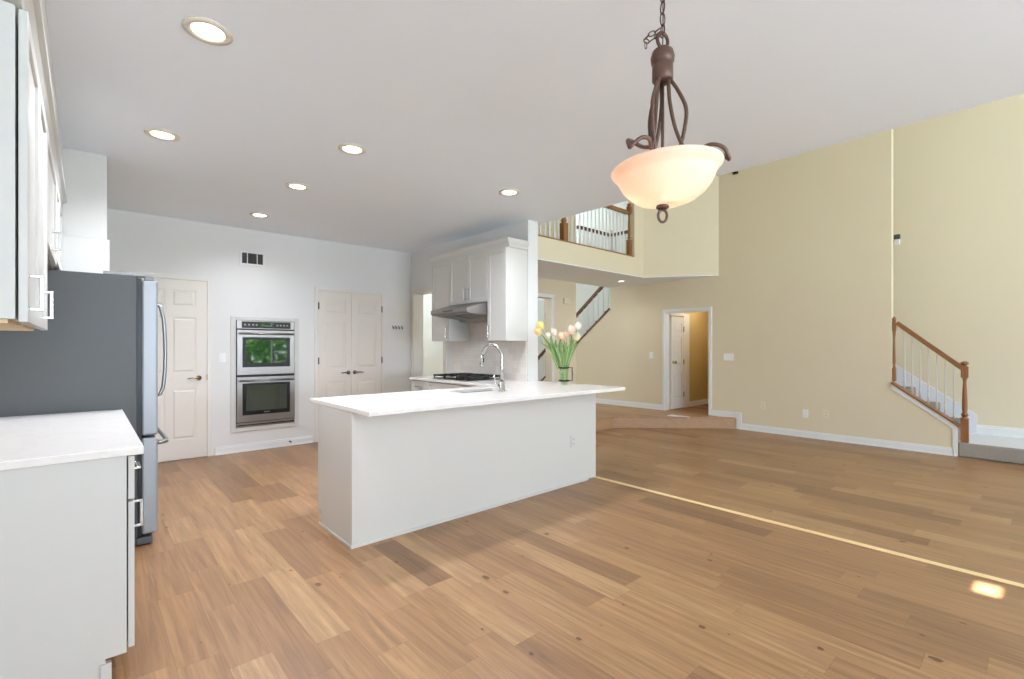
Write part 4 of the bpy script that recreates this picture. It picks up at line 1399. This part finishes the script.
# ------------------------------------------------------------------ foyer beyond the doorway
fw = struct('window_10', MB().box(4.2, 6.3, 11.41, 11.47, 0.9, 0.98).box(4.2, 6.3, 11.41, 11.47, 2.22, 2.3).box(4.2, 4.28, 11.41, 11.47, 0.9, 2.3).box(6.22, 6.3, 11.41, 11.47, 0.9, 2.3).box(5.2, 5.28, 11.41, 11.47, 0.9, 2.3).box(4.2, 6.3, 11.42, 11.46, 1.58, 1.62), 'trim')
MB().box(4.25, 6.25, 11.43, 11.436, 0.95, 2.25).build('pane', 'pane', fw)

fw = struct('window_11', MB().box(X3 + 0.02, X3 + 0.08, 7.95, 8.0, 1.3, 2.15).box(X3 + 0.02, X3 + 0.08, 8.3, 8.35, 1.3, 2.15).box(X3 + 0.02, X3 + 0.08, 8.0, 8.3, 1.3, 1.35).box(X3 + 0.02, X3 + 0.08, 8.0, 8.3, 2.1, 2.15).box(X3 + 0.02, X3 + 0.08, 8.0, 8.3, 1.83, 1.89), 'trim')
MB().box(X3 + 0.045, X3 + 0.051, 7.98, 8.32, 1.33, 2.12).build('pane', 'pane', fw)
switch((0, 8.2, 0), '-Y', 4.98, 1.14, 'white light switch on the pale wall seen through the doorway beside the range cabinets', 2)
t = thing('unseen_ceiling_lamp', (4.7, 7.0, CZ), 'added unseen lamp brightening the passage behind the range wall', 'ceiling light')  # added out-of-view lamp that brightens the passage beyond the doorway
MB().lathe([(0.16, -0.0005), (0.16, -0.03), (0.12, -0.08), (0.02, -0.09)], (4.7, 7.0, CZ), 24).build('shade', 'lensw', t)
d = bpy.data.lights.new('passage_fill', 'POINT'); d.energy, d.color, d.shadow_soft_size = 42, (0.80, 0.90, 1.0), 0.12
o = bpy.data.objects.new('passage_fill', d); COL.objects.link(o); o.parent = t; o.location = (0, 0, -0.2)
struct('ceiling_passage', MB().box(XW, 5.5, 5.765, 8.195, CZ, CZ + 0.1), 'ceil')

# ------------------------------------------------------------------ small fixtures
t = thing('door_chime', (6.30, 5.62, 2.05), 'small cream chime box on the wall beside the foyer doorway', 'chime')
MB(XF((0, 5.62, 0), '-Y')).box(6.24, 6.40, 2.05, 2.15, 0.0005, 0.045).build('cover', 'platec', t, 0.008)
MB(XF((0, 5.62, 0), '-Y')).box(6.26, 6.38, 2.07, 2.08, 0.0455, 0.047).box(6.26, 6.38, 2.12, 2.13, 0.0455, 0.047).build('grille', 'trim', t)
t = thing('motion_sensor', (X3, 1.38, 2.75), 'small white sensor with dark cap high on the stairwell wall', 'sensor')
sx_ = XF((X3, 0, 0), '-X')
MB(sx_).box(1.34, 1.40, 2.74, 2.82, 0.0005, 0.045).build('body', 'plate', t, 0.006)
MB(sx_).box(1.335, 1.405, 2.8205, 2.885, 0.0005, 0.055).build('dark_cap', 'dgrey', t, 0.006)
t = thing('wall_bracket', (X2, 3.23, 4.03), 'tiny black bracket on the cream wall just under the ceiling edge', 'bracket')
sx_ = XF((X2, 0, 0), '-X')
MB(sx_).box(3.19, 3.27, 4.02, 4.06, 0.0005, 0.01).build('plate', 'black', t, 0.002)
MB(sx_).box(3.20, 3.26, 4.025, 4.05, 0.0105, 0.06).build('arm', 'black', t, 0.003)
t = thing('floor_plate', (7.16, 3.92, PZ), 'flat pale slatted plate on the platform before the cased opening', 'floor vent')
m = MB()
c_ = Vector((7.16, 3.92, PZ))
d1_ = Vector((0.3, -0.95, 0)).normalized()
m.box(7.08, 7.24, 3.72, 4.10, PZ + 0.0005, PZ + 0.006)  # thin pale plate lying flat on the platform
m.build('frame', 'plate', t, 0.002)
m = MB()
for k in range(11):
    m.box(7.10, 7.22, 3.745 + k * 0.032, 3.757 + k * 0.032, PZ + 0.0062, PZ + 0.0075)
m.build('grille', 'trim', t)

# lamp in the hall under the stairs, then added lamps brightening stairwell and foyer (none in view)
t = thing('unseen_ceiling_lamp', (8.5, 4.0, 2.3), 'flush warm ceiling lamp in the little hall behind the cased opening', 'ceiling light')
MB().lathe([(0.13, -0.0005), (0.13, -0.03), (0.10, -0.07), (0.02, -0.085)], (8.5, 4.0, 2.3), 24).build('shade', 'lens', t)
d = bpy.data.lights.new('hall_glow', 'POINT'); d.energy, d.color, d.shadow_soft_size = 7, (1, 0.93, 0.80), 0.08
o = bpy.data.objects.new('hall_glow', d); COL.objects.link(o); o.parent = t; o.location = (0, 0, -0.15)
for i, (x, y, z, w, lab) in enumerate(((7.4, 7.6, GZ, 105, 'added unseen lamp brightening the far stairwell'), (5.2, 9.6, GZ, 60, 'added unseen lamp brightening the foyer from above'))):
    t = thing('unseen_ceiling_lamp', (x, y, z), lab, 'ceiling light')
    MB().lathe([(0.2, -0.0005), (0.2, -0.04), (0.15, -0.1), (0.02, -0.12)], (x, y, z), 24).build('shade', 'lensw', t)
    d = bpy.data.lights.new('stairwell_fill', 'POINT'); d.energy, d.color, d.shadow_soft_size = w, (0.84, 0.93, 1.0), 0.2
    o = bpy.data.objects.new('stairwell_fill', d); COL.objects.link(o); o.parent = t; o.location = (0, 0, -0.3)

# ------------------------------------------------------------------ garden beyond the windows (mirrored in the oven glass)
struct('floor_garden', MB().box(-30, 40, -40, YS - 0.15, -0.4, -0.2), 'lawn')
hd_ = MB()
for k in range(2600):
    c = Vector((random.uniform(-6, 16), -23.5 + random.uniform(-0.5, 0.5), random.uniform(-0.2, 2.6)))
    u = Vector((random.gauss(0, 1), random.gauss(0, 1), random.gauss(0, 1))).normalized()
    w = u.cross(Vector((random.gauss(0, 1), random.gauss(0, 1), random.gauss(0, 1)))).normalized()
    hd_.add([tuple(c - u * 0.28), tuple(c + w * 0.16), tuple(c + u * 0.28), tuple(c - w * 0.16)], [(0, 1, 2, 3)])
hg = thing('garden_hedge', (5, -23.5, -0.2), 'long green hedge at the end of the garden, mirrored low in the oven glass', 'hedge')
hd_.build('foliage', 'tree', hg, recalc=False)
for i, (x, y, s) in enumerate(((4.6, -12.5, 1.5), (0.2, -13.5, 1.4), (9.2, -13.5, 1.5), (2.2, -18.5, 1.7), (-4.4, -14.5, 1.5), (7.2, -19.0, 1.8))):
    lab = 'leafy green garden tree beyond the windows, reflected in the upper oven glass'
    t = thing('garden_tree', (x, y, -0.2), lab, 'tree', 'garden trees beyond the windows')
    MB().tube([(x, y, -0.2), (x + 0.05, y, 1.0 * s), (x - 0.05, y + 0.05, 2.2 * s)], [0.16 * s, 0.12 * s, 0.06 * s], 10).build('trunk', 'bark', t)
    m = MB()
    for k in range(900):
        a, b, rr = random.uniform(0, 6.283), math.acos(random.uniform(-1, 1)), random.uniform(0.55, 1.0) ** 0.5
        c = Vector((x + 1.25 * s * rr * math.sin(b) * math.cos(a), y + 1.25 * s * rr * math.sin(b) * math.sin(a), 1.75 * s + 1.45 * s * rr * math.cos(b)))
        u = Vector((random.gauss(0, 1), random.gauss(0, 1), random.gauss(0, 1))).normalized()
        w = u.cross(Vector((random.gauss(0, 1), random.gauss(0, 1), random.gauss(0, 1)))).normalized()
        l_ = random.uniform(0.10, 0.2) * s
        m.add([tuple(c - u * l_), tuple(c + w * l_ * 0.5), tuple(c + u * l_), tuple(c - w * l_ * 0.5)], [(0, 1, 2, 3)])
    m.build('foliage', 'tree', t, recalc=False)
